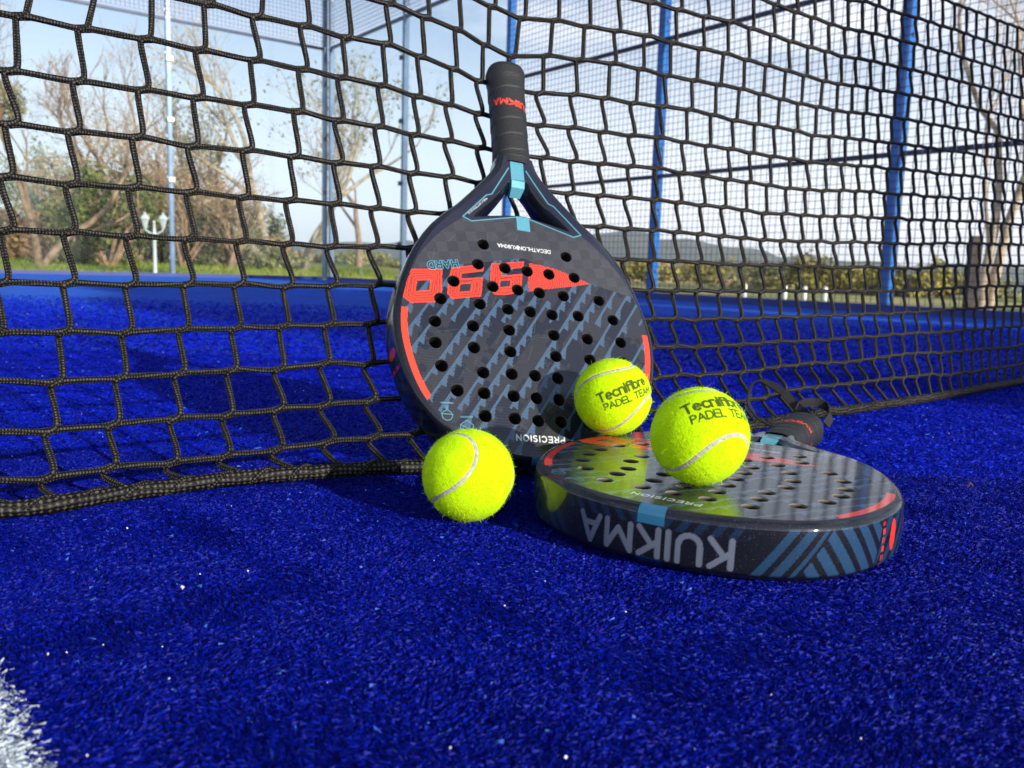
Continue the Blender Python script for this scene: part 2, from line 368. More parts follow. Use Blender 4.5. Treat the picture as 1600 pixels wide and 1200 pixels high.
# ------------------------------------------------------------------ net
NET_KNOTS = "-4370,4284,63 -4067,4642,59 -3765,5003,60 -3465,5366,71 -3170,5732,128 -2846,6063,115 -2518,6346,106 -2171,6587,106 -1816,6790,111 -1466,6968,135 -1113,7125,149 -775,7266,84 -454,7450,68 -138,7647,63 173,7856,63 478,8075,64 779,8303,65 1075,8538,66 1369,8778,67 1663,9021,68 1956,9266,68 2251,9510,65 2550,9753,63 2853,9995,65 3163,10237,77 3480,10478,104 3798,10719,175 4083,10982,184 4397,11218,191 4695,11460,196 4997,11696,187 5259,11952,106 5530,12214,85 5807,12474,78 6090,12733,78 6376,12990,77 6665,13249,74 6954,13509,72 7243,13770,70 7532,14033,69 7822,14296,69 8112,14559,69 8403,14822,69 8695,15085,69 8987,15346,68 9279,15607,67 9573,15866,67 9867,16125,68 10162,16384,69 10456,16642,71 10751,16899,72;-4422,4493,357 -4127,4846,337 -3832,5199,317 -3538,5550,294 -3242,5882,257 -2943,6195,255 -2616,6483,255 -2273,6727,262 -1915,6929,278 -1535,7104,307 -1179,7273,341 -840,7455,348 -514,7651,348 -192,7854,348 124,8065,349 434,8285,350 738,8513,351 1037,8747,352 1331,8987,355 1625,9230,357 1919,9473,357 2218,9713,352 2518,9952,348 2818,10192,351 3114,10433,361 3398,10676,398 3700,10910,405 3999,11152,408 4297,11396,408 4595,11641,400 4897,11883,406 5196,12131,410 5496,12380,413 5801,12627,416 6098,12882,418 6403,13133,418 6703,13390,386 7002,13650,374 7301,13911,368 7598,14172,367 7892,14433,367 8186,14695,366 8479,14956,366 8773,15217,368 9069,15475,375 9366,15732,386 9663,15989,394 9959,16244,400 10256,16499,405 10552,16753,410 10849,17008,414;-4474,4709,672 -4185,5060,645 -3896,5411,617 -3607,5759,586 -3315,6095,549 -3005,6411,549 -2664,6703,553 -2323,6947,560 -1970,7150,572 -1609,7327,597 -1245,7495,624 -901,7670,647 -569,7867,654 -242,8072,657 78,8285,659 392,8506,660 699,8735,660 1000,8970,661 1296,9210,663 1589,9452,666 1876,9699,677 2189,9932,662 2497,10168,658 2800,10408,660 3098,10652,666 3382,10909,681 3690,11147,688 3990,11392,688 4293,11636,685 4604,11874,684 4912,12114,691 5217,12353,706 5526,12590,722 5832,12834,729 6137,13084,732 6451,13329,730 6761,13576,716 7067,13830,709 7376,14080,705 7678,14333,711 7977,14589,712 8272,14848,711 8565,15108,711 8860,15365,713 9160,15615,722 9459,15865,734 9757,16116,744 10055,16367,752 10353,16618,759 10651,16869,766 10949,17121,771;-4524,4914,997 -4237,5262,968 -3948,5610,938 -3657,5953,909 -3356,6285,884 -3036,6603,879 -2691,6896,883 -2351,7140,891 -2002,7346,901 -1653,7529,916 -1304,7702,940 -947,7879,963 -611,8080,971 -282,8288,975 41,8503,977 358,8726,977 669,8955,977 974,9190,977 1273,9431,977 1567,9678,976 1862,9926,975 2183,10152,974 2497,10386,973 2808,10625,974 3116,10868,978 3424,11116,987 3741,11355,994 4051,11598,994 4363,11838,994 4674,12077,996 4985,12314,1007 5299,12552,1014 5605,12796,1021 5909,13043,1030 6220,13286,1032 6528,13531,1033 6837,13772,1032 7145,14014,1039 7450,14257,1046 7754,14501,1053 8056,14748,1058 8355,14997,1062 8653,15247,1066 8951,15497,1071 9249,15745,1080 9548,15993,1091 9848,16240,1101 10147,16488,1110 10447,16736,1118 10747,16984,1126 11047,17232,1133;-4573,5101,1333 -4282,5444,1304 -3990,5786,1276 -3695,6127,1248 -3382,6450,1235 -3057,6761,1231 -2717,7051,1235 -2367,7301,1241 -2010,7512,1251 -1650,7700,1263 -1300,7882,1279 -964,8075,1293 -636,8283,1298 -309,8495,1301 14,8713,1301 332,8937,1301 647,9168,1300 958,9404,1299 1266,9644,1298 1573,9888,1297 1883,10129,1292 2198,10364,1291 2516,10598,1291 2834,10834,1292 3152,11071,1295 3471,11312,1300 3789,11552,1306 4106,11790,1311 4425,12025,1316 4739,12264,1317 5051,12505,1325 5369,12741,1332 5676,12987,1336 5982,13231,1343 6289,13472,1350 6597,13710,1360 6904,13943,1372 7212,14174,1386 7518,14408,1398 7822,14646,1408 8125,14886,1416 8427,15129,1423 8728,15374,1429 9028,15619,1436 9329,15865,1444 9630,16112,1453 9931,16357,1463 10233,16603,1472 10535,16848,1481 10836,17094,1489 11138,17340,1497;-4621,5266,1681 -4324,5599,1656 -4026,5932,1630 -3719,6261,1606 -3402,6576,1599 -3067,6888,1602 -2725,7179,1604 -2368,7437,1605 -2015,7658,1608 -1658,7856,1615 -1303,8049,1624 -979,8254,1633 -656,8469,1636 -331,8686,1636 -7,8908,1635 314,9135,1633 632,9367,1631 948,9605,1629 1264,9847,1625 1587,10083,1624 1915,10312,1622 2236,10544,1625 2560,10774,1627 2882,11005,1628 3210,11233,1632 3530,11469,1639 3841,11715,1643 4161,11953,1647 4484,12188,1648 4802,12427,1652 5115,12669,1657 5430,12909,1662 5737,13154,1667 6044,13394,1673 6350,13628,1683 6657,13857,1706 6964,14085,1726 7272,14315,1742 7578,14546,1757 7884,14780,1768 8189,15016,1778 8493,15255,1786 8796,15495,1794 9099,15737,1802 9402,15980,1811 9704,16224,1820 10007,16468,1829 10310,16711,1839 10614,16955,1847 10917,17199,1856 11221,17443,1864;-4668,5411,2040 -4362,5728,2020 -4054,6045,1999 -3742,6360,1979 -3422,6669,1976 -3091,6979,1980 -2744,7277,1982 -2388,7542,1980 -2035,7773,1978 -1696,7987,1976 -1345,8198,1980 -1009,8415,1982 -680,8635,1983 -352,8858,1982 -25,9084,1979 299,9314,1975 621,9549,1972 940,9788,1969 1260,10026,1965 1599,10248,1969 1930,10475,1966 2254,10708,1968 2583,10937,1967 2916,11164,1965 3248,11391,1967 3569,11625,1976 3891,11863,1978 4209,12103,1985 4535,12335,1989 4856,12569,1997 5176,12804,2002 5495,13037,2011 5793,13286,2016 6096,13528,2025 6403,13761,2027 6709,13984,2064 7016,14210,2087 7323,14439,2106 7631,14669,2122 7938,14901,2134 8244,15135,2145 8550,15371,2155 8856,15609,2163 9161,15848,2172 9465,16088,2181 9770,16329,2190 10074,16571,2199 10379,16813,2209 10683,17055,2218 10988,17298,2226 11293,17540,2235;-4709,5539,2409 -4391,5836,2394 -4073,6134,2379 -3753,6436,2363 -3429,6743,2357 -3089,7058,2365 -2744,7355,2370 -2388,7622,2367 -2033,7859,2366 -1692,8089,2350 -1351,8317,2353 -1038,8556,2339 -703,8783,2341 -371,9010,2336 -42,9242,2330 284,9477,2325 612,9713,2321 951,9935,2327 1286,10159,2328 1624,10383,2328 1953,10613,2321 2281,10845,2317 2609,11077,2312 2938,11306,2309 3266,11535,2309 3592,11765,2314 3917,11995,2321 4241,12226,2332 4564,12454,2344 4885,12683,2357 5202,12912,2369 5516,13145,2379 5825,13380,2390 6132,13616,2401 6440,13851,2413 6748,14084,2435 7057,14315,2457 7366,14545,2477 7674,14777,2492 7983,15009,2506 8291,15242,2517 8599,15477,2527 8906,15713,2536 9213,15950,2545 9519,16188,2554 9825,16428,2564 10131,16668,2573 10437,16908,2582 10743,17149,2591 11049,17390,2600 11355,17630,2609;-4734,5657,2784 -4407,5933,2775 -4080,6211,2765 -3753,6502,2747 -3419,6804,2754 -3081,7116,2758 -2735,7411,2765 -2375,7680,2762 -2021,7924,2757 -1688,8168,2735 -1353,8408,2738 -1039,8656,2721 -703,8896,2717 -383,9143,2699 -59,9383,2688 266,9623,2680 595,9856,2679 949,10070,2680 1296,10281,2687 1645,10493,2696 1979,10720,2685 2309,10951,2677 2639,11182,2670 2968,11410,2666 3296,11637,2664 3624,11861,2666 3951,12083,2676 4275,12305,2693 4595,12531,2712 4912,12759,2728 5228,12989,2743 5541,13222,2757 5853,13457,2769 6163,13693,2782 6472,13930,2797 6781,14167,2815 7091,14402,2834 7400,14636,2852 7710,14870,2868 8020,15103,2881 8329,15337,2893 8639,15572,2903 8947,15807,2912 9256,16043,2922 9563,16281,2931 9871,16519,2940 10178,16757,2950 10485,16997,2959 10792,17236,2968 11100,17476,2977 11407,17715,2986;-4732,5774,3163 -4402,6031,3159 -4074,6288,3155 -3748,6551,3151 -3405,6858,3150 -3060,7170,3151 -2711,7462,3157 -2351,7726,3157 -2001,7975,3148 -1682,8226,3135 -1346,8477,3129 -1033,8739,3106 -716,8998,3092 -411,9262,3064 -80,9510,3048 266,9740,3047 612,9962,3048 958,10172,3052 1310,10375,3058 1663,10579,3069 2003,10799,3053 2340,11023,3047 2674,11251,3036 3011,11472,3032 3338,11700,3029 3669,11922,3026 3998,12142,3032 4311,12368,3060 4627,12596,3082 4942,12826,3102 5256,13058,3120 5569,13292,3136 5881,13528,3150 6192,13765,3165 6502,14003,3180 6811,14241,3197 7121,14479,3215 7431,14716,3231 7741,14952,3247 8051,15187,3260 8362,15422,3271 8672,15657,3282 8981,15893,3291 9291,16129,3301 9600,16366,3310 9909,16603,3319 10217,16841,3329 10525,17079,3338 10833,17318,3347 11141,17557,3356 11450,17795,3365;-4692,5896,3539 -4363,6142,3539 -4038,6387,3541 -3720,6628,3552 -3387,6914,3550 -3039,7219,3548 -2684,7510,3549 -2330,7776,3546 -1977,8030,3536 -1662,8286,3526 -1333,8544,3521 -1026,8819,3492 -728,9098,3465 -436,9378,3421 -109,9629,3408 236,9856,3413 593,10058,3425 962,10249,3430 1316,10448,3429 1677,10640,3442 2025,10848,3434 2364,11067,3426 2701,11289,3417 3036,11511,3410 3367,11735,3406 3696,11960,3405 4021,12188,3413 4342,12419,3431 4659,12651,3454 4973,12885,3477 5286,13120,3497 5598,13357,3516 5910,13594,3532 6220,13832,3548 6530,14071,3564 6840,14310,3581 7150,14549,3597 7459,14787,3613 7769,15025,3628 8079,15262,3641 8390,15499,3652 8700,15735,3663 9011,15971,3672 9321,16208,3682 9630,16445,3691 9940,16682,3700 10249,16920,3709 10558,17157,3719 10867,17395,3728 11176,17633,3737 11484,17872,3746;-4614,6026,3909 -4286,6272,3910 -3959,6520,3911 -3631,6774,3915 -3305,7037,3921 -2980,7304,3929 -2659,7570,3941 -2314,7836,3933 -1961,8090,3930 -1629,8351,3914 -1297,8611,3910 -1001,8890,3883 -711,9181,3842 -445,9480,3784 -137,9740,3769 205,9957,3789 597,10130,3807 982,10305,3811 1343,10498,3807 1714,10683,3816 2067,10886,3812 2408,11102,3804 2747,11321,3797 3081,11543,3789 3412,11769,3783 3738,11998,3782 4060,12231,3788 4379,12466,3805 4695,12702,3828 5008,12940,3853 5320,13178,3876 5630,13417,3897 5940,13656,3915 6250,13895,3932 6559,14135,3948 6869,14375,3965 7178,14614,3981 7487,14854,3996 7797,15093,4010 8106,15332,4023 8417,15570,4034 8727,15807,4045 9037,16045,4055 9347,16282,4064 9657,16519,4073 9967,16757,4082 10276,16994,4091 10586,17232,4100 10895,17470,4109 11204,17708,4119 11513,17945,4128;-4517,6166,4272 -4192,6414,4272 -3867,6664,4274 -3542,6917,4277 -3219,7172,4284 -2896,7428,4293 -2574,7682,4302 -2251,7935,4306 -1927,8184,4305 -1604,8432,4302 -1284,8680,4308 -970,8953,4274 -665,9240,4230 -393,9540,4171 -99,9812,4135 275,9996,4179 655,10165,4196 1041,10337,4196 1407,10526,4195 1761,10729,4187 2116,10926,4188 2461,11137,4183 2800,11354,4176 3133,11578,4167 3462,11807,4160 3786,12039,4158 4106,12275,4162 4423,12513,4176 4736,12753,4203 5046,12993,4231 5355,13234,4256 5664,13474,4278 5973,13714,4298 6281,13955,4316 6590,14196,4332 6898,14436,4349 7207,14677,4364 7515,14918,4379 7824,15158,4393 8133,15398,4406 8443,15637,4417 8752,15876,4428 9062,16114,4437 9372,16352,4447 9682,16590,4456 9991,16828,4465 10301,17066,4474 10610,17304,4483 10919,17542,4492 11228,17780,4501 11538,18018,4510;-4418,6312,4632 -4098,6559,4633 -3777,6807,4635 -3457,7056,4639 -3136,7305,4647 -2816,7554,4656 -2498,7803,4665 -2180,8050,4671 -1863,8297,4673 -1549,8545,4671 -1239,8798,4663 -932,9055,4641 -629,9315,4609 -332,9579,4568 -6,9817,4542 362,10005,4571 729,10191,4577 1097,10376,4580 1463,10563,4581 1825,10760,4575 2182,10962,4564 2532,11169,4560 2864,11393,4554 3193,11623,4543 3521,11855,4535 3843,12091,4533 4165,12328,4530 4480,12567,4541 4781,12806,4580 5086,13046,4610 5392,13288,4637 5699,13529,4660 6007,13771,4681 6314,14013,4699 6621,14254,4717 6929,14496,4733 7237,14738,4749 7545,14979,4763 7853,15220,4777 8161,15461,4789 8470,15701,4801 8779,15941,4811 9088,16181,4821 9397,16420,4830 9706,16659,4839 10015,16898,4848 10324,17137,4857 10633,17375,4866 10942,17614,4875 11251,17852,4884 11559,18091,4893;-4344,6422,4998 -4027,6669,5001 -3710,6915,5004 -3392,7161,5009 -3074,7405,5018 -2756,7650,5029 -2440,7894,5040 -2126,8137,5047 -1815,8382,5050 -1507,8631,5049 -1203,8890,5040 -902,9133,5022 -601,9373,4994 -287,9607,4955 61,9821,4926 427,10011,4956 785,10210,4963 1139,10405,4967 1506,10590,4968 1873,10784,4961 2233,10989,4950 2586,11193,4946 2913,11422,4940 3238,11657,4929 3566,11891,4920 3886,12130,4919 4210,12369,4916 4524,12609,4926 4815,12846,4967 5116,13087,4997 5420,13328,5024 5726,13571,5047 6032,13814,5067 6339,14056,5086 6645,14299,5103 6952,14541,5120 7260,14783,5135 7567,15026,5150 7875,15267,5163 8182,15509,5176 8490,15750,5187 8798,15991,5197 9107,16231,5207 9415,16471,5216 9724,16711,5225 10033,16950,5234 10342,17190,5243 10650,17429,5252 10959,17668,5260 11267,17907,5269 11576,18145,5278;-4294,6496,5378 -3980,6742,5381 -3665,6988,5384 -3349,7231,5391 -3032,7473,5400 -2716,7714,5412 -2401,7955,5423 -2090,8196,5431 -1783,8439,5435 -1479,8688,5434 -1179,8951,5425 -882,9185,5408 -583,9411,5381 -257,9627,5343 106,9823,5314 470,10015,5343 823,10223,5351 1167,10425,5355 1534,10608,5357 1905,10799,5350 2267,11008,5338 2622,11210,5334 2945,11441,5328 3269,11680,5317 3596,11916,5309 3914,12157,5307 4240,12397,5303 4553,12636,5314 4838,12872,5355 5136,13113,5386 5439,13356,5412 5744,13599,5436 6049,13842,5456 6355,14085,5475 6661,14328,5492 6968,14571,5508 7275,14814,5524 7582,15056,5538 7889,15299,5552 8196,15541,5564 8504,15783,5576 8812,16024,5586 9120,16265,5595 9428,16505,5605 9736,16746,5613 10045,16985,5622 10353,17225,5631 10662,17464,5640 10970,17704,5649 11279,17943,5658 11587,18182,5666;-4269,6533,5765 -3956,6779,5768 -3642,7024,5772 -3327,7267,5778 -3011,7507,5788 -2695,7746,5800 -2382,7985,5811 -2072,8225,5819 -1767,8468,5823 -1466,8717,5823 -1168,8981,5814 -873,9211,5797 -574,9430,5771 -242,9636,5733 129,9825,5703 492,10017,5733 841,10230,5740 1181,10435,5745 1548,10617,5746 1921,10807,5739 2283,11017,5727 2640,11218,5723 2961,11451,5718 3284,11691,5707 3611,11928,5698 3929,12169,5696 4255,12410,5693 4567,12650,5704 4849,12886,5745 5146,13127,5775 5448,13369,5802 5753,13613,5825 6058,13856,5846 6363,14100,5864 6669,14343,5881 6976,14586,5898 7282,14829,5913 7589,15072,5928 7896,15314,5942 8203,15557,5954 8511,15799,5965 8818,16040,5975 9126,16282,5985 9434,16522,5994 9742,16763,6003 10051,17003,6012 10359,17243,6020 10668,17482,6029 10976,17722,6038 11284,17961,6047 11592,18200,6056;-4269,6533,6155 -3956,6779,6158 -3642,7024,6162 -3327,7267,6168 -3011,7507,6178 -2695,7746,6190 -2382,7985,6201 -2072,8225,6209 -1767,8468,6213 -1466,8717,6213 -1168,8981,6204 -873,9211,6187 -574,9430,6161 -242,9636,6123 129,9825,6093 492,10017,6123 841,10230,6130 1181,10435,6135 1548,10617,6136 1921,10807,6129 2283,11017,6117 2640,11218,6113 2961,11451,6108 3284,11691,6097 3611,11928,6088 3929,12169,6086 4255,12410,6083 4567,12650,6094 4849,12886,6135 5146,13127,6165 5448,13369,6192 5753,13613,6215 6058,13856,6236 6363,14100,6254 6669,14343,6271 6976,14586,6288 7282,14829,6303 7589,15072,6318 7896,15314,6332 8203,15557,6344 8511,15799,6355 8818,16040,6365 9126,16282,6375 9434,16522,6384 9742,16763,6393 10051,17003,6402 10359,17243,6410 10668,17482,6419 10976,17722,6428 11284,17961,6437 11592,18200,6446;-4269,6533,6545 -3956,6779,6548 -3642,7024,6552 -3327,7267,6558 -3011,7507,6568 -2695,7746,6580 -2382,7985,6591 -2072,8225,6599 -1767,8468,6603 -1466,8717,6603 -1168,8981,6594 -873,9211,6577 -574,9430,6551 -242,9636,6513 129,9825,6483 492,10017,6513 841,10230,6520 1181,10435,6525 1548,10617,6526 1921,10807,6519 2283,11017,6507 2640,11218,6503 2961,11451,6498 3284,11691,6487 3611,11928,6478 3929,12169,6476 4255,12410,6473 4567,12650,6484 4849,12886,6525 5146,13127,6555 5448,13369,6582 5753,13613,6605 6058,13856,6626 6363,14100,6644 6669,14343,6661 6976,14586,6678 7282,14829,6693 7589,15072,6708 7896,15314,6722 8203,15557,6734 8511,15799,6745 8818,16040,6755 9126,16282,6765 9434,16522,6774 9742,16763,6783 10051,17003,6792 10359,17243,6800 10668,17482,6809 10976,17722,6818 11284,17961,6827 11592,18200,6836;-4269,6533,6935 -3956,6779,6938 -3642,7024,6942 -3327,7267,6948 -3011,7507,6958 -2695,7746,6970 -2382,7985,6981 -2072,8225,6989 -1767,8468,6993 -1466,8717,6993 -1168,8981,6984 -873,9211,6967 -574,9430,6941 -242,9636,6903 129,9825,6873 492,10017,6903 841,10230,6910 1181,10435,6915 1548,10617,6916 1921,10807,6909 2283,11017,6897 2640,11218,6893 2961,11451,6888 3284,11691,6877 3611,11928,6868 3929,12169,6866 4255,12410,6863 4567,12650,6874 4849,12886,6915 5146,13127,6945 5448,13369,6972 5753,13613,6995 6058,13856,7016 6363,14100,7034 6669,14343,7051 6976,14586,7068 7282,14829,7083 7589,15072,7098 7896,15314,7112 8203,15557,7124 8511,15799,7135 8818,16040,7145 9126,16282,7155 9434,16522,7164 9742,16763,7173 10051,17003,7182 10359,17243,7190 10668,17482,7199 10976,17722,7208 11284,17961,7217 11592,18200,7226;-4269,6533,7325 -3956,6779,7328 -3642,7024,7332 -3327,7267,7338 -3011,7507,7348 -2695,7746,7360 -2382,7985,7371 -2072,8225,7379 -1767,8468,7383 -1466,8717,7383 -1168,8981,7374 -873,9211,7357 -574,9430,7331 -242,9636,7293 129,9825,7263 492,10017,7293 841,10230,7300 1181,10435,7305 1548,10617,7306 1921,10807,7299 2283,11017,7287 2640,11218,7283 2961,11451,7278 3284,11691,7267 3611,11928,7258 3929,12169,7256 4255,12410,7253 4567,12650,7264 4849,12886,7305 5146,13127,7335 5448,13369,7362 5753,13613,7385 6058,13856,7406 6363,14100,7424 6669,14343,7441 6976,14586,7458 7282,14829,7473 7589,15072,7488 7896,15314,7502 8203,15557,7514 8511,15799,7525 8818,16040,7535 9126,16282,7545 9434,16522,7554 9742,16763,7563 10051,17003,7572 10359,17243,7580 10668,17482,7589 10976,17722,7598 11284,17961,7607 11592,18200,7616;-4269,6533,7715 -3956,6779,7718 -3642,7024,7722 -3327,7267,7728 -3011,7507,7738 -2695,7746,7750 -2382,7985,7761 -2072,8225,7769 -1767,8468,7773 -1466,8717,7773 -1168,8981,7764 -873,9211,7747 -574,9430,7721 -242,9636,7683 129,9825,7653 492,10017,7683 841,10230,7690 1181,10435,7695 1548,10617,7696 1921,10807,7689 2283,11017,7677 2640,11218,7673 2961,11451,7668 3284,11691,7657 3611,11928,7648 3929,12169,7646 4255,12410,7643 4567,12650,7654 4849,12886,7695 5146,13127,7725 5448,13369,7752 5753,13613,7775 6058,13856,7796 6363,14100,7814 6669,14343,7831 6976,14586,7848 7282,14829,7863 7589,15072,7878 7896,15314,7892 8203,15557,7904 8511,15799,7915 8818,16040,7925 9126,16282,7935 9434,16522,7944 9742,16763,7953 10051,17003,7962 10359,17243,7970 10668,17482,7979 10976,17722,7988 11284,17961,7997 11592,18200,8006"
KN = np.array([[[int(c) for c in p.split(',')] for p in r.split(' ')] for r in NET_KNOTS.split(';')], float) / 10000.0   # rows (from the ground up), columns, xyz
KN = KN[:18]
NR, NC = KN.shape[:2]
A_ = .039
# the net runs on, straight, to both sides
stepL = (KN[:, 0] - KN[:, 4]) / 4; stepR = (KN[:, -1] - KN[:, -5]) / 4
kl = np.arange(14, 0, -1)[None, :, None]; kr = np.arange(1, 31)[None, :, None]
ext = np.concatenate([KN[:, :1] + stepL[:, None] * kl, KN, KN[:, -1:] + stepR[:, None] * kr], 1)
ext[0, :, 2] = np.clip(ext[0, :, 2], .0055, .011)
for i_ in range(0, 18): ext[0, i_] = ext[0, 18] + (ext[0, 18] - ext[0, 25]) / 7 * (18 - i_)
IO = 14 + 4            # column index of the measured column 0
KN = ext; NC = KN.shape[1]
gn = np.random.default_rng(21)
KN = KN + gn.normal(0, .0006, KN.shape)

rp, nt, b = new_mat('braided_rope')
at = N(nt, 'ShaderNodeAttribute', attribute_name='rope_angle'); al = N(nt, 'ShaderNodeAttribute', attribute_name='rope_length'); tc = N(nt, 'ShaderNodeTexCoord')
def mth(op, a_, b_=None, c_=None):
    n_ = N(nt, 'ShaderNodeMath', operation=op)
    for k_, v_ in enumerate((a_, b_, c_)):
        if v_ is None: continue
        if isinstance(v_, (int, float)): n_.inputs[k_].default_value = v_
        else: nt.links.new(v_, n_.inputs[k_])
    return n_.outputs[0]
th3 = mth('MULTIPLY', at.outputs['Fac'], 1.0); ks = mth('MULTIPLY', al.outputs['Fac'], 1.0)
d1 = mth('SINE', mth('ADD', th3, ks)); d2 = mth('SINE', mth('SUBTRACT', th3, ks))
dia = mth('MULTIPLY_ADD', mth('MULTIPLY', d1, d2), .5, .5)
no = N(nt, 'ShaderNodeTexNoise', Scale=560, Detail=3); nt.links.new(tc.outputs['Object'], no.inputs['Vector'])
mixv = mth('MULTIPLY_ADD', no.outputs['Fac'], 1.0, dia)
cr = N(nt, 'ShaderNodeValToRGB')
cr.color_ramp.elements[0].position = .60; cr.color_ramp.elements[0].color = (.0024, .0024, .0028, 1)
cr.color_ramp.elements[1].position = .82; cr.color_ramp.elements[1].color = (.085, .074, .060, 1)
nt.links.new(mth('DIVIDE', mixv, 1.75), cr.inputs['Fac']); nt.links.new(cr.outputs['Color'], b.inputs['Base Color'])
b.inputs['Roughness'].default_value = .6; b.inputs['Specular IOR Level'].default_value = .22
bp = N(nt, 'ShaderNodeBump', Strength=.9, Distance=.0007); nt.links.new(dia, bp.inputs['Height']); nt.links.new(bp.outputs['Normal'], b.inputs['Normal'])

def catmull(P, step):
    P = np.asarray(P, float)
    Q = np.vstack([2 * P[0] - P[1], P, 2 * P[-1] - P[-2]]); out = []
    for i in range(1, len(Q) - 2):
        p0, p1, p2, p3 = Q[i - 1], Q[i], Q[i + 1], Q[i + 2]
        n = max(1, int(round(np.linalg.norm(p2 - p1) / step)))
        t = np.arange(n)[:, None] / n
        out.append(.5 * (2 * p1 + (p2 - p0) * t + (2 * p0 - 5 * p1 + 4 * p2 - p3) * t ** 2 + (3 * p1 - p0 - 3 * p2 + p3) * t ** 3))
    out.append(P[-1:])
    return np.vstack(out)

def rope_mesh(name, ctrl, R, parent, step=.0012, sides=9, pitch=.0044, strands=3, fray=0, amp=.10, knots=None):
    pts = catmull(ctrl, step)
    n = len(pts)
    t = np.gradient(pts, axis=0); t /= np.linalg.norm(t, axis=1, keepdims=True) + 1e-12
    ref = np.array([.1, -.95, .25]); x = np.cross(t, ref); x /= np.linalg.norm(x, axis=1, keepdims=True); y = np.cross(t, x)
    s = np.concatenate([[0], np.cumsum(np.linalg.norm(np.diff(pts, axis=0), axis=1))])
    th = 2 * np.pi * np.arange(sides + 1) / sides + np.pi / 2          # seam of the tube on its far side
    S, TH = np.meshgrid(s, th, indexing='ij')
    gp0 = np.random.default_rng(n + 5); wob = np.interp(s, np.arange(0, s[-1] + .02, .006), np.cumsum(gp0.normal(0, .42, len(np.arange(0, s[-1] + .02, .006)))))[:, None]
    kp = 2 * np.pi * S / pitch + wob
    TW = .5 * np.sin(S / .021 + 1.3) + .3 * np.sin(S / .0083)
    br = .5 + .5 * np.sin(strands * TH + kp) * np.sin(strands * TH - kp)
    g_ = np.random.default_rng(n); nz = g_.normal(0, 1, br.shape); nz[:, -1] = nz[:, 0]
    slow = np.interp(s, np.arange(0, s[-1] + .03, .012), 1 + g_.normal(0, .035, len(np.arange(0, s[-1] + .03, .012))))[:, None]
    rad = R * slow * (1 - amp / 2 + amp * br) * (1 + fray * nz)
    if knots is not None:
        dk = np.array([np.min(((p_ - knots) ** 2).sum(1)) for p_ in pts]) ** .5
        rad = rad * (1 + .28 * np.exp(-(dk / .0055) ** 4))[:, None]
    V = pts[:, None] + rad[..., None] * (np.cos(TH)[..., None] * x[:, None] + np.sin(TH)[..., None] * y[:, None])
    return mesh_obj(name, V.reshape(-1, 3), quads_grid(n, sides + 1), rp, parent, smooth=True, attrs={'rope_angle': (TH * strands + TW * 2).ravel(), 'rope_length': kp.ravel()})

net = tag(empty('court_net', (.1, .9, 0)), 'black braided rope padel net sagging behind the upright racket', 'net')
def rel(P): return np.asarray(P) - np.array([.1, .9, 0])
fine_lo, fine_hi = IO - 3, IO + 26
DEL = .0029
hd = np.gradient(KN, axis=1); hd /= np.linalg.norm(hd, axis=2, keepdims=True)
for j in range(1, NR):
    fine = j <= 14
    P = KN[j].copy()
    # knots pull the horizontal strand a little out of line
    ctrl = []
    for i in range(NC):
        ctrl += [P[i] - hd[j, i] * .0055 + np.array([0, 0, -.0006]), P[i] + hd[j, i] * .0055 + np.array([0, 0, .0006])]
    rope_mesh('horizontal_rope', rel(ctrl), .00255, net, .0014 if fine else .006, 8 if fine else 5, knots=rel(P))
for i in range(NC):
    fine = fine_lo <= i <= fine_hi
    ctrl = []
    for j in range(NR - 1, -1, -1):
        p = KN[j, i]; h_ = hd[j, i]
        off = np.array([0.0, -.0012, 0.0])
        if j == 0:
            ctrl += [p + h_ * .006 + np.array([0, 0, .004]), p + h_ * .010]
        elif j == NR - 1:
            ctrl += [p - h_ * DEL]
        else:
            ctrl += [p + h_ * (DEL + .0013) + np.array([0, 0, .0070]), p + h_ * DEL + np.array([0, 0, .0015]) + off, p - h_ * DEL + np.array([0, 0, -.0015]) + off, p - h_ * (DEL + .0011) + np.array([0, 0, -.0070])]
    rope_mesh('vertical_rope', rel(ctrl), .00255, net, .0014 if fine else .005, 8 if fine else 5)
# bottom line: a thick cord with the last mesh row laced round it
b0 = KN[0].copy()
br_o = rope_mesh('bottom_rope', rel(b0), .0058, net, .0014, 20, .0090, 5, .05, .16)
lac = []
nb = NC * 6
tt = np.linspace(0, NC - 1, nb)
bi = np.stack([np.interp(tt, np.arange(NC), b0[:, k]) for k in range(3)], 1)
ang = tt * 2 * np.pi * 1.35
lac = bi + np.stack([0 * ang, -np.cos(ang) * .0056, np.sin(ang) * .0050 + .0005], 1)
rope_mesh('lacing_cord', rel(lac), .0021, br_o, .0018, 8)
# frayed tufts on the bottom cord
fz = MB(); gz = np.random.default_rng(8)
for _ in range(900):
    t = gz.uniform(IO - 4, IO + 34); q = np.array([np.interp(t, np.arange(NC), b0[:, k]) for k in range(3)])
    d = gz.normal(0, 1, 3); d[2] = abs(d[2]) * .6; d[1] -= .5; d /= np.linalg.norm(d)
    p = q + d * .0055; e = gz.normal(0, .0025, 3)
    fz.tube([p, p + d * .002 + e * .4, p + d * .003 + e], [.0003, .00025, .0001], 3, cap=False)
fz_o = mesh_obj('frayed_threads', rel(np.array(fz.v)), fz.f, rp, br_o)

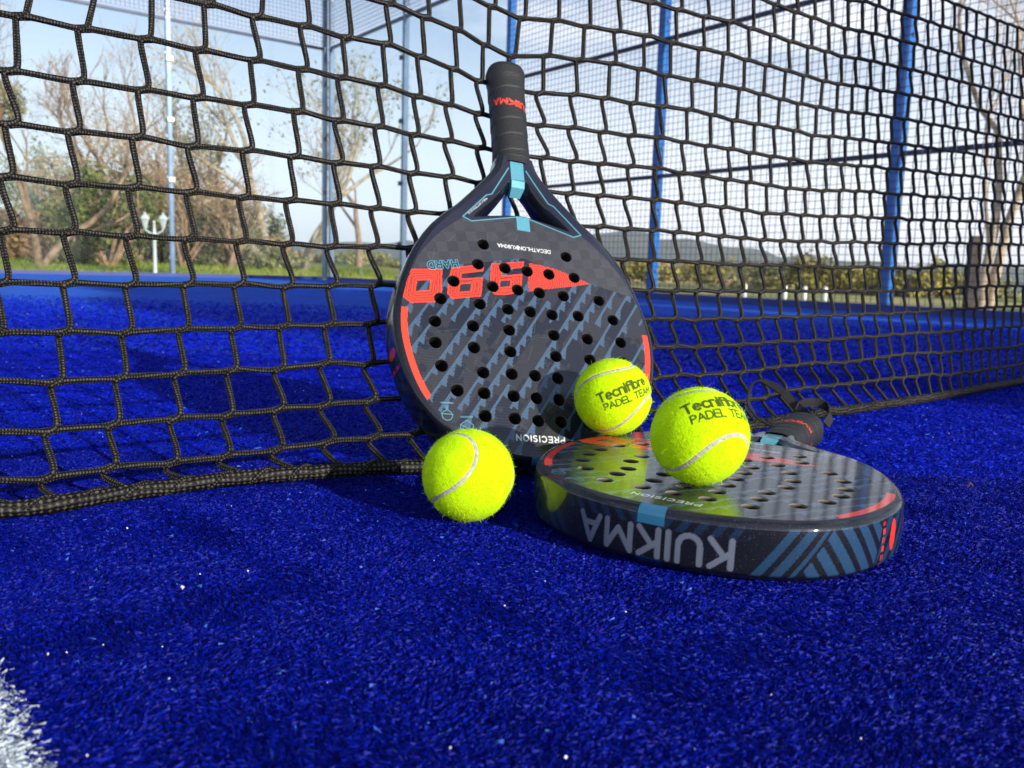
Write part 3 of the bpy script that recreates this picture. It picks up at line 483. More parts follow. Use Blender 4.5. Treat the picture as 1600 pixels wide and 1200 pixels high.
# ------------------------------------------------------------------ stroke lettering (for print on rackets and balls)
def arc(cx, cy, rx, ry, a0, a1, n=7):
    return [(cx + rx * math.cos(math.radians(a0 + (a1 - a0) * k / n)), cy + ry * math.sin(math.radians(a0 + (a1 - a0) * k / n))) for k in range(n + 1)]
GL = {
 'A': (.86, [[(0, 0), (.43, 1), (.86, 0)], [(.17, .33), (.69, .33)]]), 'C': (.8, [arc(.45, .5, .45, .5, 45, 315, 12)]),
 'D': (.8, [[(0, 0), (0, 1), (.38, 1)] + arc(.36, .5, .44, .5, 90, -90, 8) + [(0, 0)]]), 'E': (.65, [[(.65, 1), (0, 1), (0, 0), (.65, 0)], [(0, .5), (.58, .5)]]),
 'F': (.62, [[(.62, 1), (0, 1), (0, 0)], [(0, .5), (.55, .5)]]), 'H': (.78, [[(0, 0), (0, 1)], [(.78, 0), (.78, 1)], [(0, .5), (.78, .5)]]),
 'I': (.06, [[(.03, 0), (.03, 1)]]), 'K': (.74, [[(0, 0), (0, 1)], [(.72, 1), (.04, .46)], [(.22, .62), (.74, 0)]]),
 'L': (.6, [[(0, 1), (0, 0), (.6, 0)]]), 'M': (.98, [[(0, 0), (0, 1), (.49, .22), (.98, 1), (.98, 0)]]), 'N': (.8, [[(0, 0), (0, 1), (.8, 0), (.8, 1)]]),
 'O': (.92, [arc(.46, .5, .46, .5, 0, 360, 18)]), 'P': (.68, [[(0, 0), (0, 1), (.4, 1)] + arc(.4, .74, .28, .26, 90, -90, 6) + [(0, .48)]]),
 'R': (.72, [[(0, 0), (0, 1), (.4, 1)] + arc(.4, .74, .28, .26, 90, -90, 6) + [(0, .48)], [(.36, .48), (.72, 0)]]),
 'S': (.66, [arc(.34, .75, .3, .25, 40, 270, 8) + arc(.34, .25, .32, .25, 90, -140, 8)]), 'T': (.76, [[(0, 1), (.76, 1)], [(.38, 1), (.38, 0)]]),
 'U': (.78, [[(0, 1), (0, .38)] + arc(.39, .38, .39, .38, 180, 360, 8) + [(.78, 1)]]), 'W': (1.1, [[(0, 1), (.28, 0), (.55, .8), (.82, 0), (1.1, 1)]]),
 '|': (.02, [[(.01, -.12), (.01, 1.12)]]), ' ': (.34, []),
 'e': (.62, [[(.02, .36), (.62, .36)] + arc(.32, .36, .30, .34, 0, 300, 10)]), 'c': (.56, [arc(.32, .36, .31, .34, 50, 310, 10)]),
 'n': (.56, [[(0, 0), (0, .7), (.36, .7)] + arc(.36, .5, .2, .2, 90, 0, 4) + [(.56, 0)]]), 'i': (.06, [[(.03, 0), (.03, .7)], [(.03, .88), (.03, 1.0)]]),
 'f': (.38, [[(.08, 0), (.08, .78)] + arc(.3, .78, .22, .22, 180, 90, 4) + [(.42, 1)], [(-.04, .64), (.36, .64)]]),
 'b': (.58, [[(0, 1), (0, .04), (.3, .04)] + arc(.3, .36, .28, .32, -90, 90, 8) + [(0, .68)]]), 'r': (.38, [[(0, 0), (0, .7)], [(0, .5), (.18, .7), (.4, .7)]]),
 'o': (.6, [arc(.3, .36, .3, .34, 0, 360, 12)]), 'm': (.86, [[(0, 0), (0, .7), (.7, .7), (.86, .55), (.86, 0)], [(.43, .7), (.43, 0)]]),
}
def text_segments(s, h, gap=.2):
    x = 0.0; S = []
    for ch in s:
        w, st = GL[ch]
        for pl in st:
            for a, q in zip(pl[:-1], pl[1:]): S.append((x + a[0], a[1], x + q[0], q[1]))
        x += w + gap
    S = np.array(S) * h
    return S, (x - gap) * h
def seg_dist(x, y, S):
    d = np.full(x.shape, 1e9)
    for x0, y0, x1, y1 in S:
        dx, dy = x1 - x0, y1 - y0; l2 = dx * dx + dy * dy + 1e-18
        t = np.clip(((x - x0) * dx + (y - y0) * dy) / l2, 0, 1)
        d = np.minimum(d, np.hypot(x - x0 - t * dx, y - y0 - t * dy))
    return d
def in_poly(x, y, P):
    P = np.asarray(P); r = np.zeros(x.shape, bool); n = len(P)
    for i in range(n):
        x0, y0 = P[i]; x1, y1 = P[(i + 1) % n]
        if y0 == y1: continue
        c = ((y0 > y) != (y1 > y)); xi = x0 + (y - y0) * (x1 - x0) / (y1 - y0)
        r ^= c & (x < xi)
    return r
def poly_dist(x, y, P):
    P = np.asarray(P); Q = np.roll(P, -1, 0)
    return seg_dist(x, y, np.concatenate([P, Q], 1))
def cov(d, w, aa=.00035):
    """coverage of a stroke of half width w"""
    return np.clip((w - d) / aa + .5, 0, 1)
def over(c, col, a):
    return c * (1 - a[:, None]) + np.asarray(col)[None] * a[:, None]

# ------------------------------------------------------------------ racket shape (metres; origin at the head's tip, y towards the butt, +z the printed face)
OUT_R = [(0, 0), (.018, .0008), (.036, .0038), (.055, .0095), (.073, .0178), (.0892, .0285), (.1005, .0400), (.1118, .0560), (.1213, .0785), (.1277, .1040), (.1294, .1270),
         (.1268, .1500), (.1198, .1760), (.1098, .2020), (.0958, .2257), (.0793, .2450), (.0640, .2600), (.0390, .2900), (.0245, .3100), (.0190, .3270)]
HALF_T = .019
half = catmull(np.array([(-.018, .0008, 0)] + [(x, y, 0) for x, y in OUT_R]), .0006)[:, :2]
half = half[half[:, 0] >= 0]; half[0] = (0, 0)
seg = np.concatenate([[0], np.cumsum(np.hypot(*np.diff(half, axis=0).T))])
sN = np.arange(0, seg[-1], .00065)
half = np.stack([np.interp(sN, seg, half[:, 0]), np.interp(sN, seg, half[:, 1])], 1)
out = np.concatenate([half[:0:-1] * np.array([-1, 1]), half])       # left neck -> tip -> right neck
s_out = np.concatenate([-sN[:0:-1], sN])
tg = np.gradient(out, axis=0); tg /= np.linalg.norm(tg, axis=1, keepdims=True)
inn = np.stack([-tg[:, 1], tg[:, 0]], 1)                              # inward normal
def zs(y):
    t = np.clip((y - .225) / .085, 0, 1); t = t * t * (3 - 2 * t)
    return 1 - .26 * t
INSET = .0065
inner = out + inn * INSET
RECESS = catmull(np.array([(-.010, .2965, 0), (.010, .2965, 0), (.030, .268, 0), (.0500, .2452, 0), (.0470, .2432, 0), (.024, .2482, 0), (0, .2515, 0), (-.024, .2482, 0), (-.0470, .2432, 0), (-.0500, .2452, 0), (-.030, .268, 0), (-.010, .2965, 0)]), .0012)[:-1, :2]
HOLES = []
for x, y in [(.0426, .2133), (.0491, .1911), (.0225, .1908), (.0735, .1695), (.0357, .1693), (.0110, .1692), (.0863, .1500), (.0493, .1496), (.0221, .1477), (.0920, .1269), (.0567, .1265), (.0222, .1265),
             (.0922, .1063), (.0569, .1052), (.0224, .1050), (.0873, .0845), (.0494, .0820), (.0225, .0831), (.0739, .0628), (.0495, .0624), (.0220, .0620), (.0495, .0412), (.0222, .0410)]:
    HOLES += [(x, y), (-x, y)]
HOLES += [(0, .1909), (0, .1479), (0, .0837), (0, .0618), (0, .0405)]
HOLES = np.array(HOLES); HR = .0060

mm = lambda L: np.array(L) / 1000.0
ORANGE = np.array(srgb(236, 62, 32)); NAVY = np.array(srgb(15, 19, 34)); CHAR = np.array(srgb(37, 38, 45)); GREY = np.array(srgb(54, 53, 59))
STREAK = np.array(srgb(60, 83, 108)); TEAL = np.array(srgb(84, 148, 166)); WHITE = np.array([.72, .73, .75]); DARKN = np.array(srgb(30, 34, 56))
DIG = [(mm([(-113.1, 176), (-83.6, 181), (-85.0, 158), (-86.7, 150), (-91.7, 145.5), (-113.6, 142.0), (-120.6, 146.8), (-119.5, 158), (-117.0, 170)]), mm([(-107.5, 165), (-95.0, 167.4), (-96.6, 156.8), (-109.2, 154.2)])),
       (mm([(-75.0, 183), (-43.0, 192.0), (-44.3, 184.0), (-65.3, 178.5), (-66.1, 173.1), (-45.2, 177.4), (-46.2, 166), (-47.8, 157.2), (-75.2, 151.0), (-79.9, 155.6), (-78, 170)]), mm([(-67.1, 167.0), (-56.3, 169.4), (-57.8, 161.4), (-68.6, 159.1)])),
       (mm([(-35.6, 193.5), (-2.3, 201.0), (-3.9, 194), (-25.2, 188.5), (-25.9, 182.1), (-5.2, 187.0), (-6.5, 176), (-8.5, 167.0), (-22.6, 162.2), (-33.9, 161.0), (-38.8, 165.0), (-37.5, 180)]), mm([(-28.0, 176.2), (-17.5, 178.5), (-18.7, 171.7), (-29.2, 169.4)])),
       (mm([(3.0, 200.0), (16, 199.4), (30.9, 197.0), (48, 192.4), (65.2, 186.4), (45, 180.6), (29.1, 176.7), (14, 172.6), (0.7, 169.0), (0, 180)]), None)]

def face_print(x, y):
    n = len(x); g = np.random.default_rng(1)
    c = np.tile(CHAR, (n, 1))
    # carbon weave in blocks
    bx, by = np.floor((x * .985 + y * .17) / .0105).astype(int), np.floor((y * .985 - x * .17) / .0105).astype(int)
    tw_ = ((bx + by) % 2); hsh = np.abs(np.sin(bx * 12.9898 + by * 78.233) * 43758.5453) % 1
    up = (y > np.interp(x, mm([-130, -118.8, -81.9, -3.1, 60.9, 105.3, 140]), mm([172, 174.2, 184.2, 204.2, 187.6, 178.9, 172])))
    c = np.where(up[:, None], GREY[None] * (.82 + .26 * tw_ + .16 * hsh)[:, None], c * (.92 + .08 * tw_ + .12 * hsh)[:, None])
    # dark camouflage shards below
    a = math.radians(56); p = x * math.sin(a) - y * math.cos(a); q = x * math.cos(a) + y * math.sin(a)
    lo = ~up
    k1 = np.floor(p / .0135).astype(int)
    ph = (np.sin(k1 * 7.13 + 1.0) * 43.7) % 1
    sh = np.sin(q / .017 + 6.28 * ph + .6 * np.sin(p / .004)) + .6 * np.sin(q / .041 + 3.1 * k1) + .35 * ((np.floor(q / .006) + k1) % 2)
    dark = lo & (sh > .42)
    c[dark] = NAVY * 1.15
    band = lo & (y > .140 + .10 * np.clip((x + .12), 0, .22) ) & (y > .150)
    c[band & (sh > -.1)] = NAVY * 1.1
    # light blue streaks with torn edges
    per = .0124
    kk = np.floor(p / per + .5); pp = p - kk * per
    hh = (np.abs(np.sin(kk * 3.77 + .4)) * 91.7) % 1
    qq = q / .0125 + hh * 5
    saw = qq - np.floor(qq); blk = (np.abs(np.sin(np.floor(qq) * 5.31 + kk * 2.17)) * 37.1) % 1
    wide = .0012 + np.where(blk > .30, .0046 * np.clip(1 - saw * 1.25, 0, 1) + .0008 * (np.abs(np.sin(q / .0011 + kk))), 0)
    gate = (np.sin(q / .052 + kk * 1.9) > -.72)
    st = lo & gate & (pp > -.0010) & (pp < wide)
    st &= (np.hypot(x, y - .127) < .124)
    tex = .78 + .4 * (np.abs(np.sin(x * 7919.3 + y * 6131.7) * 4375.5) % 1)
    c[st] = STREAK * tex[st][:, None]
    # big number, concentric lines
    for P, H in DIG:
        bb = (x > P[:, 0].min() - .003) & (x < P[:, 0].max() + .003) & (y > P[:, 1].min() - .003) & (y < P[:, 1].max() + .003)
        xi, yi = x[bb], y[bb]
        ins = in_poly(xi, yi, P); d = poly_dist(xi, yi, P)
        if H is not None:
            hin = in_poly(xi, yi, H); d = np.minimum(d, poly_dist(xi, yi, H)); ins &= ~hin
        else:
            d = np.hypot(xi - .012, (yi - .183) * 1.1)
        ln = np.clip((np.abs(((d / .0023) % 1) - .5) - .27) / .08, 0, 1) * (d > .0006)
        cc = ORANGE[None] * (1 - .8 * ln[:, None]) + NAVY[None] * (.8 * ln[:, None])
        ci = c[bb]; ci[ins] = cc[ins]; c[bb] = ci
    def put(s, h, cx, cy, ang, hw, col, gap=.2, amt=1.0):
        """print reading from +x to -x (upside down with the handle up), centred"""
        S, w = text_segments(s, h, gap); ca, sa = math.cos(ang), math.sin(ang)
        u = -((x - cx) * ca + (y - cy) * sa); v = -(-(x - cx) * sa + (y - cy) * ca)
        u += w / 2; v += h / 2
        bb = (u > -.002) & (u < w + .002) & (v > -.003) & (v < h + .003)
        ci = c[bb]; c[bb] = over(ci, col, amt * cov(seg_dist(u[bb], v[bb], S), hw))
    put('DECATHLON|KUIKMA', .0036, -.0012, .2152, 0.02, .00032, WHITE, .26, .95)
    put('PRECISION', .0052, .0008, .0234, 0.0, .00055, WHITE * .9, .42)
    put('HARD', .0068, -.0830, .1852, .22, .00125, TEAL, .34)
    put('HARD', .0068, -.0830, .1852, .22, .00062, NAVY, .34)
    def line(S, hw, col, amt=1.0):
        S = np.array(S, float) / 1000.0
        bb = (x > S[:, [0, 2]].min() - .003) & (x < S[:, [0, 2]].max() + .003) & (y > S[:, [1, 3]].min() - .003) & (y < S[:, [1, 3]].max() + .003)
        ci = c[bb]; c[bb] = over(ci, col, amt * cov(seg_dist(x[bb], y[bb], S), hw))
    pl = lambda P: [(*a, *b_) for a, b_ in zip(P[:-1], P[1:])]
    # small icons beside the tip
    line(pl([(-84.4, 47.5), (-84.4, 43)] + [(-83.7 + 4.6 * math.sin(math.radians(t)), 39 - 4.4 * -math.cos(math.radians(t))) for t in range(-10, -351, -20)] + [(-83, 43), (-83, 47.5)]) + [(-89.2, 40.2, -78.4, 40.2)], .00028, TEAL)
    line([(-88.5, 50.2, -78.6, 50.4)], .0007, TEAL, .6)
    line(pl([(-72.5, 26), (-72.2, 31.5), (-66.4, 36), (-60.8, 32), (-60.8, 26)]) + pl([(-72.2, 31.5), (-66.4, 29), (-60.8, 27.5)]), .00028, TEAL)
    line([(-71.5, 38.6, -61.5, 39)], .0007, TEAL, .5)
    # side strips
    rad_s = np.interp(y, half[:, 1], half[:, 0])
    dd = np.full(n, 1.0)
    near_edge = (np.abs(x) > rad_s - .03) & (y > .03) & (y < .16)
    dd[near_edge] = poly_dist(x[near_edge], y[near_edge], out[::6])
    yv = y - .02 * (dd - .0048)
    stp = near_edge & (dd > .0066) & (dd < .0124) & (yv > .051 + .9 * (dd - .0066)) & (yv < .1372)
    c[stp] = ORANGE
    edge = near_edge & (dd <= .0066); c[edge] = DARKN * .7
    # dark frame on the shoulders and neck
    d2 = np.full(n, 1.0); ne = (y > .15); d2[ne] = poly_dist(x[ne], y[ne], out[::6])
    frame = (y > .15) & (d2 < np.interp(y, [.15, .19, .24], [.005, .008, .016]))
    c[frame] = DARKN * .62
    neckline = np.interp(np.abs(x), mm([0, 8, 53, 61.5, 90]), mm([249.5, 249.5, 237.2, 241, 241]))
    c[(y > neckline) & (np.abs(x) < .075)] = DARKN * .62
    for sg in (-1, 1):
        line([(sg * a, b_, sg * c_, d_) for a, b_, c_, d_ in pl([(9.5, 310), (30, 273.7), (35.5, 271.5), (61.5, 241), (53, 237.2), (7, 250.2)])], .00062, TEAL * .9)
    c[(np.abs(x) < .0068) & (y > .2352) & (y < .2535)] = TEAL
    c[(np.abs(x) < .0070) & (y > .2900) & (y < .3190)] = TEAL
    ca, sa = math.cos(math.radians(47)), math.sin(math.radians(47)); u = (x + .0455) * ca + (y - .2565) * sa; v = -(x + .0455) * sa + (y - .2565) * ca
    mk = (np.abs(u) < .0150) & (np.abs(v) < .0011) & ((np.abs(np.sin(np.floor(u / .00055) * 9.7 + np.floor(v / .0006) * 3.3)) * 13.7) % 1 > .42) & (((u / .0017) % 1) < .78)
    c[mk] = WHITE * .55
    # small print along the right shoulder
    rs = (x > .07) & (y > .16) & (y < .245)
    if rs.any():
        d3 = d2[rs]; so = y[rs]; mk = (d3 > .0055) & (d3 < .0068) & ((np.abs(np.sin(np.floor(so / .0022) * 12.7)) > .35)) & ((so % .0022) < .0016)
        ci = c[rs]; ci[mk] = STREAK * 1.3; c[rs] = ci
    # scratches and dust from play
    gw_ = np.random.default_rng(9); SC = []
    for _ in range(70):
        a0 = gw_.uniform(0, 2 * np.pi); r0_ = gw_.uniform(.0, .115); x0, y0 = r0_ * math.cos(a0), .127 + r0_ * math.sin(a0); l_ = gw_.uniform(.004, .020); t_ = gw_.normal(.9, .7)
        SC.append((x0, y0, x0 + l_ * math.cos(t_), y0 + l_ * math.sin(t_)))
    for q_ in SC:
        bb = (x > min(q_[0], q_[2]) - .001) & (x < max(q_[0], q_[2]) + .001) & (y > min(q_[1], q_[3]) - .001) & (y < max(q_[1], q_[3]) + .001)
        if bb.any(): c[bb] = over(c[bb], (.16, .16, .17), .3 * cov(seg_dist(x[bb], y[bb], [q_]), .00018))
    # fine wear
    c *= (.93 + .14 * (np.abs(np.sin(np.floor(x / .0013) * 91.3 + np.floor(y / .0009) * 47.7) * 1731.1) % 1))[:, None]
    return c

# ------------------------------------------------------------------ racket materials
rf, nt, b = new_mat('racket_face')
at = N(nt, 'ShaderNodeVertexColor', layer_name='print_colour'); nt.links.new(at.outputs['Color'], b.inputs['Base Color'])
tc = N(nt, 'ShaderNodeTexCoord'); wv = N(nt, 'ShaderNodeTexWave', wave_type='BANDS', bands_direction='Y', Scale=120, Distortion=1.6, Detail=2)
wv.inputs['Detail Scale'].default_value = 1.5
nt.links.new(tc.outputs['Object'], wv.inputs['Vector'])
bp = N(nt, 'ShaderNodeBump', Strength=.32, Distance=.00010); nt.links.new(wv.outputs['Fac'], bp.inputs['Height'])
nt.links.new(bp.outputs['Normal'], b.inputs['Coat Normal']); nt.links.new(bp.outputs['Normal'], b.inputs['Normal'])
b.inputs['Roughness'].default_value = .42; b.inputs['Coat Weight'].default_value = 1.0; b.inputs['Coat Roughness'].default_value = .07; b.inputs['Coat IOR'].default_value = 1.5
b.inputs['Specular IOR Level'].default_value = .22
ns = N(nt, 'ShaderNodeTexNoise', Scale=38, Detail=6, Roughness=.7); nt.links.new(tc.outputs['Object'], ns.inputs['Vector'])
mr = N(nt, 'ShaderNodeMapRange'); 
for k_, v_ in (('From Min', .35), ('From Max', .75), ('To Min', .03), ('To Max', .11)): mr.inputs[k_].default_value = v_
nt.links.new(ns.outputs['Fac'], mr.inputs['Value']); nt.links.new(mr.outputs['Result'], b.inputs['Coat Roughness'])
rm, nt, b = new_mat('racket_rim')
at = N(nt, 'ShaderNodeVertexColor', layer_name='print_colour'); tc = N(nt, 'ShaderNodeTexCoord')
sp = N(nt, 'ShaderNodeTexNoise', Scale=1500, Detail=1)
rr_ = N(nt, 'ShaderNodeValToRGB'); rr_.color_ramp.elements[0].position = .66; rr_.color_ramp.elements[0].color = (0, 0, 0, 1); rr_.color_ramp.elements[1].position = .76; rr_.color_ramp.elements[1].color = (1, 1, 1, 1)
mx = N(nt, 'ShaderNodeMix', data_type='RGBA'); mx.inputs['B'].default_value = (.30, .40, .52, 1)
ml = N(nt, 'ShaderNodeMath', operation='MULTIPLY'); ml.inputs[1].default_value = .22
nt.links.new(tc.outputs['Object'], sp.inputs['Vector']); nt.links.new(sp.outputs['Fac'], rr_.inputs['Fac']); nt.links.new(rr_.outputs['Color'], ml.inputs[0])
nt.links.new(ml.outputs[0], mx.inputs['Factor']); nt.links.new(at.outputs['Color'], mx.inputs['A']); nt.links.new(mx.outputs['Result'], b.inputs['Base Color'])
n4 = N(nt, 'ShaderNodeTexNoise', Scale=140, Detail=4); b4 = N(nt, 'ShaderNodeBump', Strength=.12, Distance=.0004)
nt.links.new(tc.outputs['Object'], n4.inputs['Vector']); nt.links.new(n4.outputs['Fac'], b4.inputs['Height']); nt.links.new(b4.outputs['Normal'], b.inputs['Coat Normal'])
b.inputs['Metallic'].default_value = .2; b.inputs['Roughness'].default_value = .45; b.inputs['Specular IOR Level'].default_value = .15; b.inputs['Coat Weight'].default_value = .85; b.inputs['Coat Roughness'].default_value = .06
hw, nt, b = new_mat('hole_lining')
at = N(nt, 'ShaderNodeVertexColor', layer_name='print_colour'); nt.links.new(at.outputs['Color'], b.inputs['Base Color']); b.inputs['Roughness'].default_value = .8
gp_, nt, b = new_mat('grip_tape')
at = N(nt, 'ShaderNodeVertexColor', layer_name='print_colour'); nt.links.new(at.outputs['Color'], b.inputs['Base Color'])
tc = N(nt, 'ShaderNodeTexCoord'); vo = N(nt, 'ShaderNodeTexVoronoi', Scale=620); vo.feature = 'F1'
nt.links.new(tc.outputs['Object'], vo.inputs['Vector'])
bp = N(nt, 'ShaderNodeBump', Strength=.6, Distance=.0005); nt.links.new(vo.outputs['Distance'], bp.inputs['Height']); nt.links.new(bp.outputs['Normal'], b.inputs['Normal'])
b.inputs['Roughness'].default_value = .6
strap_m = noisy('strap_webbing', (.004, .004, .005), (.010, .010, .011), 400, .7, .4, 900)
back_m = noisy('racket_back', srgb(30, 32, 44), srgb(44, 46, 58), 60, .4)

# ------------------------------------------------------------------ racket meshes
def build_face(parent):
    g = .0005
    xs = np.arange(-.1300, .1300 + g, g); ys = np.arange(0, .3265 + g, g)
    X, Y = np.meshgrid(xs, ys, indexing='ij'); nx, ny = X.shape
    xc, yc = (xs[:-1] + g / 2), (ys[:-1] + g / 2)
    XC, YC = np.meshgrid(xc, yc, indexing='ij'); xf, yf = XC.ravel(), YC.ravel()
    poly_in = np.concatenate([inner[::2], inner[-1:]])
    keep = in_poly(xf, yf, poly_in)
    rb = (np.abs(xf) < .053) & (yf > .240) & (yf < .299)
    k2 = np.zeros_like(keep); k2[rb] = in_poly(xf[rb], yf[rb], RECESS); keep &= ~k2
    for hx, hy in HOLES: keep &= (xf - hx) ** 2 + (yf - hy) ** 2 > HR * HR
    K = keep.reshape(nx - 1, ny - 1)
    cnt = np.zeros((nx, ny), int)
    cnt[:-1, :-1] += K; cnt[1:, :-1] += K; cnt[:-1, 1:] += K; cnt[1:, 1:] += K
    xv, yv = X.ravel().copy(), Y.ravel().copy(); cf = cnt.ravel()
    bd = np.where((cf > 0) & (cf < 4))[0]
    px, py = xv[bd], yv[bd]
    # candidates: nearest hole circle, recess outline, inset outline
    hd_ = np.hypot(px[:, None] - HOLES[None, :, 0], py[:, None] - HOLES[None, :, 1]); hi = hd_.argmin(1); hdist = np.abs(hd_[np.arange(len(bd)), hi] - HR)
    hc = HOLES[hi]; v_ = np.stack([px, py], 1) - hc; v_ /= np.linalg.norm(v_, axis=1, keepdims=True) + 1e-12; hpos = hc + v_ * HR
    def nearest(P):
        best = np.full(len(bd), 1e9); pos = np.zeros((len(bd), 2))
        for a, q in zip(P, np.roll(P, -1, 0)):
            d = q - a; l2 = d @ d + 1e-18; t = np.clip(((px - a[0]) * d[0] + (py - a[1]) * d[1]) / l2, 0, 1)
            cx, cy = a[0] + t * d[0], a[1] + t * d[1]; dd = np.hypot(px - cx, py - cy); m_ = dd < best
            best[m_] = dd[m_]; pos[m_, 0] = cx[m_]; pos[m_, 1] = cy[m_]
        return best, pos
    rd, rpos = nearest(RECESS); od, opos = nearest(poly_in)
    D = np.stack([hdist, rd, od], 1); w = D.argmin(1)
    pos = np.where((w == 0)[:, None], hpos, np.where((w == 1)[:, None], rpos, opos))
    xv[bd], yv[bd] = pos[:, 0], pos[:, 1]
    used = np.where(cf > 0)[0]; remap = np.full(nx * ny, -1); remap[used] = np.arange(len(used))
    I, J = np.where(K)
    F = np.stack([I * ny + J, (I + 1) * ny + J, (I + 1) * ny + J + 1, I * ny + J + 1], -1); F = remap[F]
    xu, yu = xv[used], yv[used]
    col = face_print(xu, yu)
    V = np.stack([xu, yu, HALF_T * zs(yu)], 1)
    return mesh_obj('face', V, F, rf, parent, cols=col)

def rim_colours(S, Zz):
    s, z = S.ravel(), Zz.ravel(); c = np.tile(np.array([.0065, .0075, .014]), (len(s), 1))
    BL = np.array(srgb(44, 80, 120)) * (.75 + .5 * 0); B2 = np.array(srgb(26, 44, 70))
    a = np.abs(s); sg = s
    side = np.abs(z) < .0150
    k = .75
    f1 = ((a - k * (z + .016)) / .0118) % 1
    m1 = side & (a > .060 + k * (z + .016)) & (a < .0625 + .0236 + k * (z + .016)) & (f1 > .02) & (f1 < .62)
    c[m1] = BL * .8
    f2 = ((a + k * 1.0 * z) / .0142) % 1
    m2 = side & (a > .0885 + k * (z + .016)) & (a + .05 * z < .1500 + k * .45 * (z + .016)) & (f2 > .0) & (f2 < .60)
    c[m2] = BL * 1.0
    f3 = ((a - k * z) / .0142) % 1
    m3 = side & (a > .1525 + k * .45 * (z + .016)) & (a < .205) & (f3 < .55)
    c[m3] = BL * .7
    m4 = side & (a < .060) & (z > .0068) & (((a - .7 * z) / .0105) % 1 < .5) & (z < .0148)
    c[m4] = B2 * .9
    c[(s < -.06) & (m1 | m2 | m3)] *= .4  # left-hand stripes dimmed: shade on that side put into their colour
    # lettering, upside down seen with the face up
    Sg, w = text_segments('KUIKMA', .0170, .34)
    u = -(s) + w / 2; v = -(z + .0030) + .0085
    bb = (u > -.004) & (u < w + .004) & (v > -.004) & (v < .022)
    ci = c[bb]; c[bb] = over(ci, np.array(srgb(104, 112, 130)), cov(seg_dist(u[bb], v[bb], Sg), .0018))
    c[(a < .0085) & (z > .0080)] = np.array(srgb(46, 108, 144))
    c[(a < .0085) & (z < -.0130)] = np.array(srgb(20, 44, 84))
    # red marks
    e = ((a - .1760) / .0046) ** 2 + ((z - .002) / .0105) ** 2
    c[e < 1] = ORANGE
    rt = (a > .1598) & (a < .1628) & (z > -.0165) & (z < .0135)
    tx = (np.sin(z / .0009) > -.55) & ~((np.abs(a - .1613) < .0006) & (np.sin(z / .0017 + 1) > .1))
    c[rt & tx] = ORANGE * .9
    e = ((a - .205) / .004) ** 2 + ((z - .003) / .006) ** 2
    c[e < 1] = np.array(srgb(120, 40, 60))
    return c
def build_rim(parent):
    zz = np.linspace(.0135, -.0135, 44)
    prof = [(INSET, .0190), (.0050, .0187), (.0034, .0180), (.0020, .0168), (.0011, .0154), (.0005, .0140)] + [(.0005 * abs(z / .0135) ** 3, z) for z in zz] + [(.0007, -.0140), (.0018, -.0154), (.0034, -.0168), (.0052, -.0180), (.0062, -.0187), (INSET, -.0190)]
    pr = np.array(prof); nP = len(pr); nS = len(out)
    XY = out[:, None] + inn[:, None] * pr[None, :, :1]
    Zz = pr[None, :, 1] * zs(out[:, 1])[:, None]
    V = np.concatenate([XY, Zz[..., None]], 2).reshape(-1, 3)
    S = np.repeat(s_out[:, None], nP, 1); Zp = np.repeat(pr[None, :, 1], nS, 0)
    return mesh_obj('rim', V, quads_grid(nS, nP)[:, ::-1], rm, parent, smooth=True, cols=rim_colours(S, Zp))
def build_recess(parent):
    P = RECESS; n = len(P); t = np.roll(P, -1, 0) - np.roll(P, 1, 0); t /= np.linalg.norm(t, axis=1, keepdims=True)
    nrm = np.stack([t[:, 1], -t[:, 0]], 1); cen = P.mean(0)
    if ((cen - P) * nrm).sum() < 0: nrm = -nrm
    pr = np.array([(0, .019), (.0012, .0180), (.0040, .0100), (.0056, .003), (.0056, -.003), (.0040, -.0100), (.0012, -.0180), (0, -.019)])
    XY = P[:, None] + nrm[:, None] * pr[None, :, :1]; Zz = pr[None, :, 1] * zs(P[:, 1])[:, None]
    V = np.concatenate([XY, Zz[..., None]], 2).reshape(-1, 3)
    c = np.tile(np.array([.007, .008, .014]), (len(V), 1)); c[(np.abs(V[:, 0]) < .0072) & (V[:, 2] > -.004)] = TEAL * .8
    return mesh_obj('throat_opening', V, quads_grid(n, len(pr), wrap_u=True), rm, parent, smooth=True, cols=c)
def build_tab(parent):
    mb = MB(); x = .0069
    V = np.array([(-x, .2960, .0142), (x, .2960, .0142), (-x, .2890, .0125), (x, .2890, .0125), (-x * .8, .2840, .0020), (x * .8, .2840, .0020), (-x, .2975, -.006), (x, .2975, -.006), (-x, .2985, .012), (x, .2985, .012)])
    F = [[0, 1, 3, 2], [2, 3, 5, 4], [4, 5, 7, 6], [6, 7, 9, 8], [8, 9, 1, 0], [0, 2, 4, 6, 8], [1, 9, 7, 5, 3]]
    tm_ = noisy('teal_plastic', srgb(84, 158, 178), srgb(98, 172, 190), 60, .35)
    return mesh_obj('bridge_tab', V, F, tm_, parent)
def build_back(parent):
    P = inner[::5]; V = np.concatenate([P, (-HALF_T * zs(P[:, 1]))[:, None]], 1)
    V = np.concatenate([V, [(0, .13, -HALF_T)]])
    n = len(P); F = [[i, n, i + 1] for i in range(n - 1) if P[i, 1] < .26 or P[i + 1, 1] < .26]
    ring = [i for i in range(n)]
    # close the neck strip by strip instead of one fan
    k = [i for i in range(n) if P[i, 1] < .2360]
    a, z = k[0], k[-1]
    F = [[i, n, i + 1] for i in range(a, z)] + [[z, n, a]]
    # shoulders: a quad strip down each arm
    L_ = P[:a + 1][::-1]; R_ = P[z:]
    return mesh_obj('back_face', V, F, back_m, parent)
sleeve_me = None
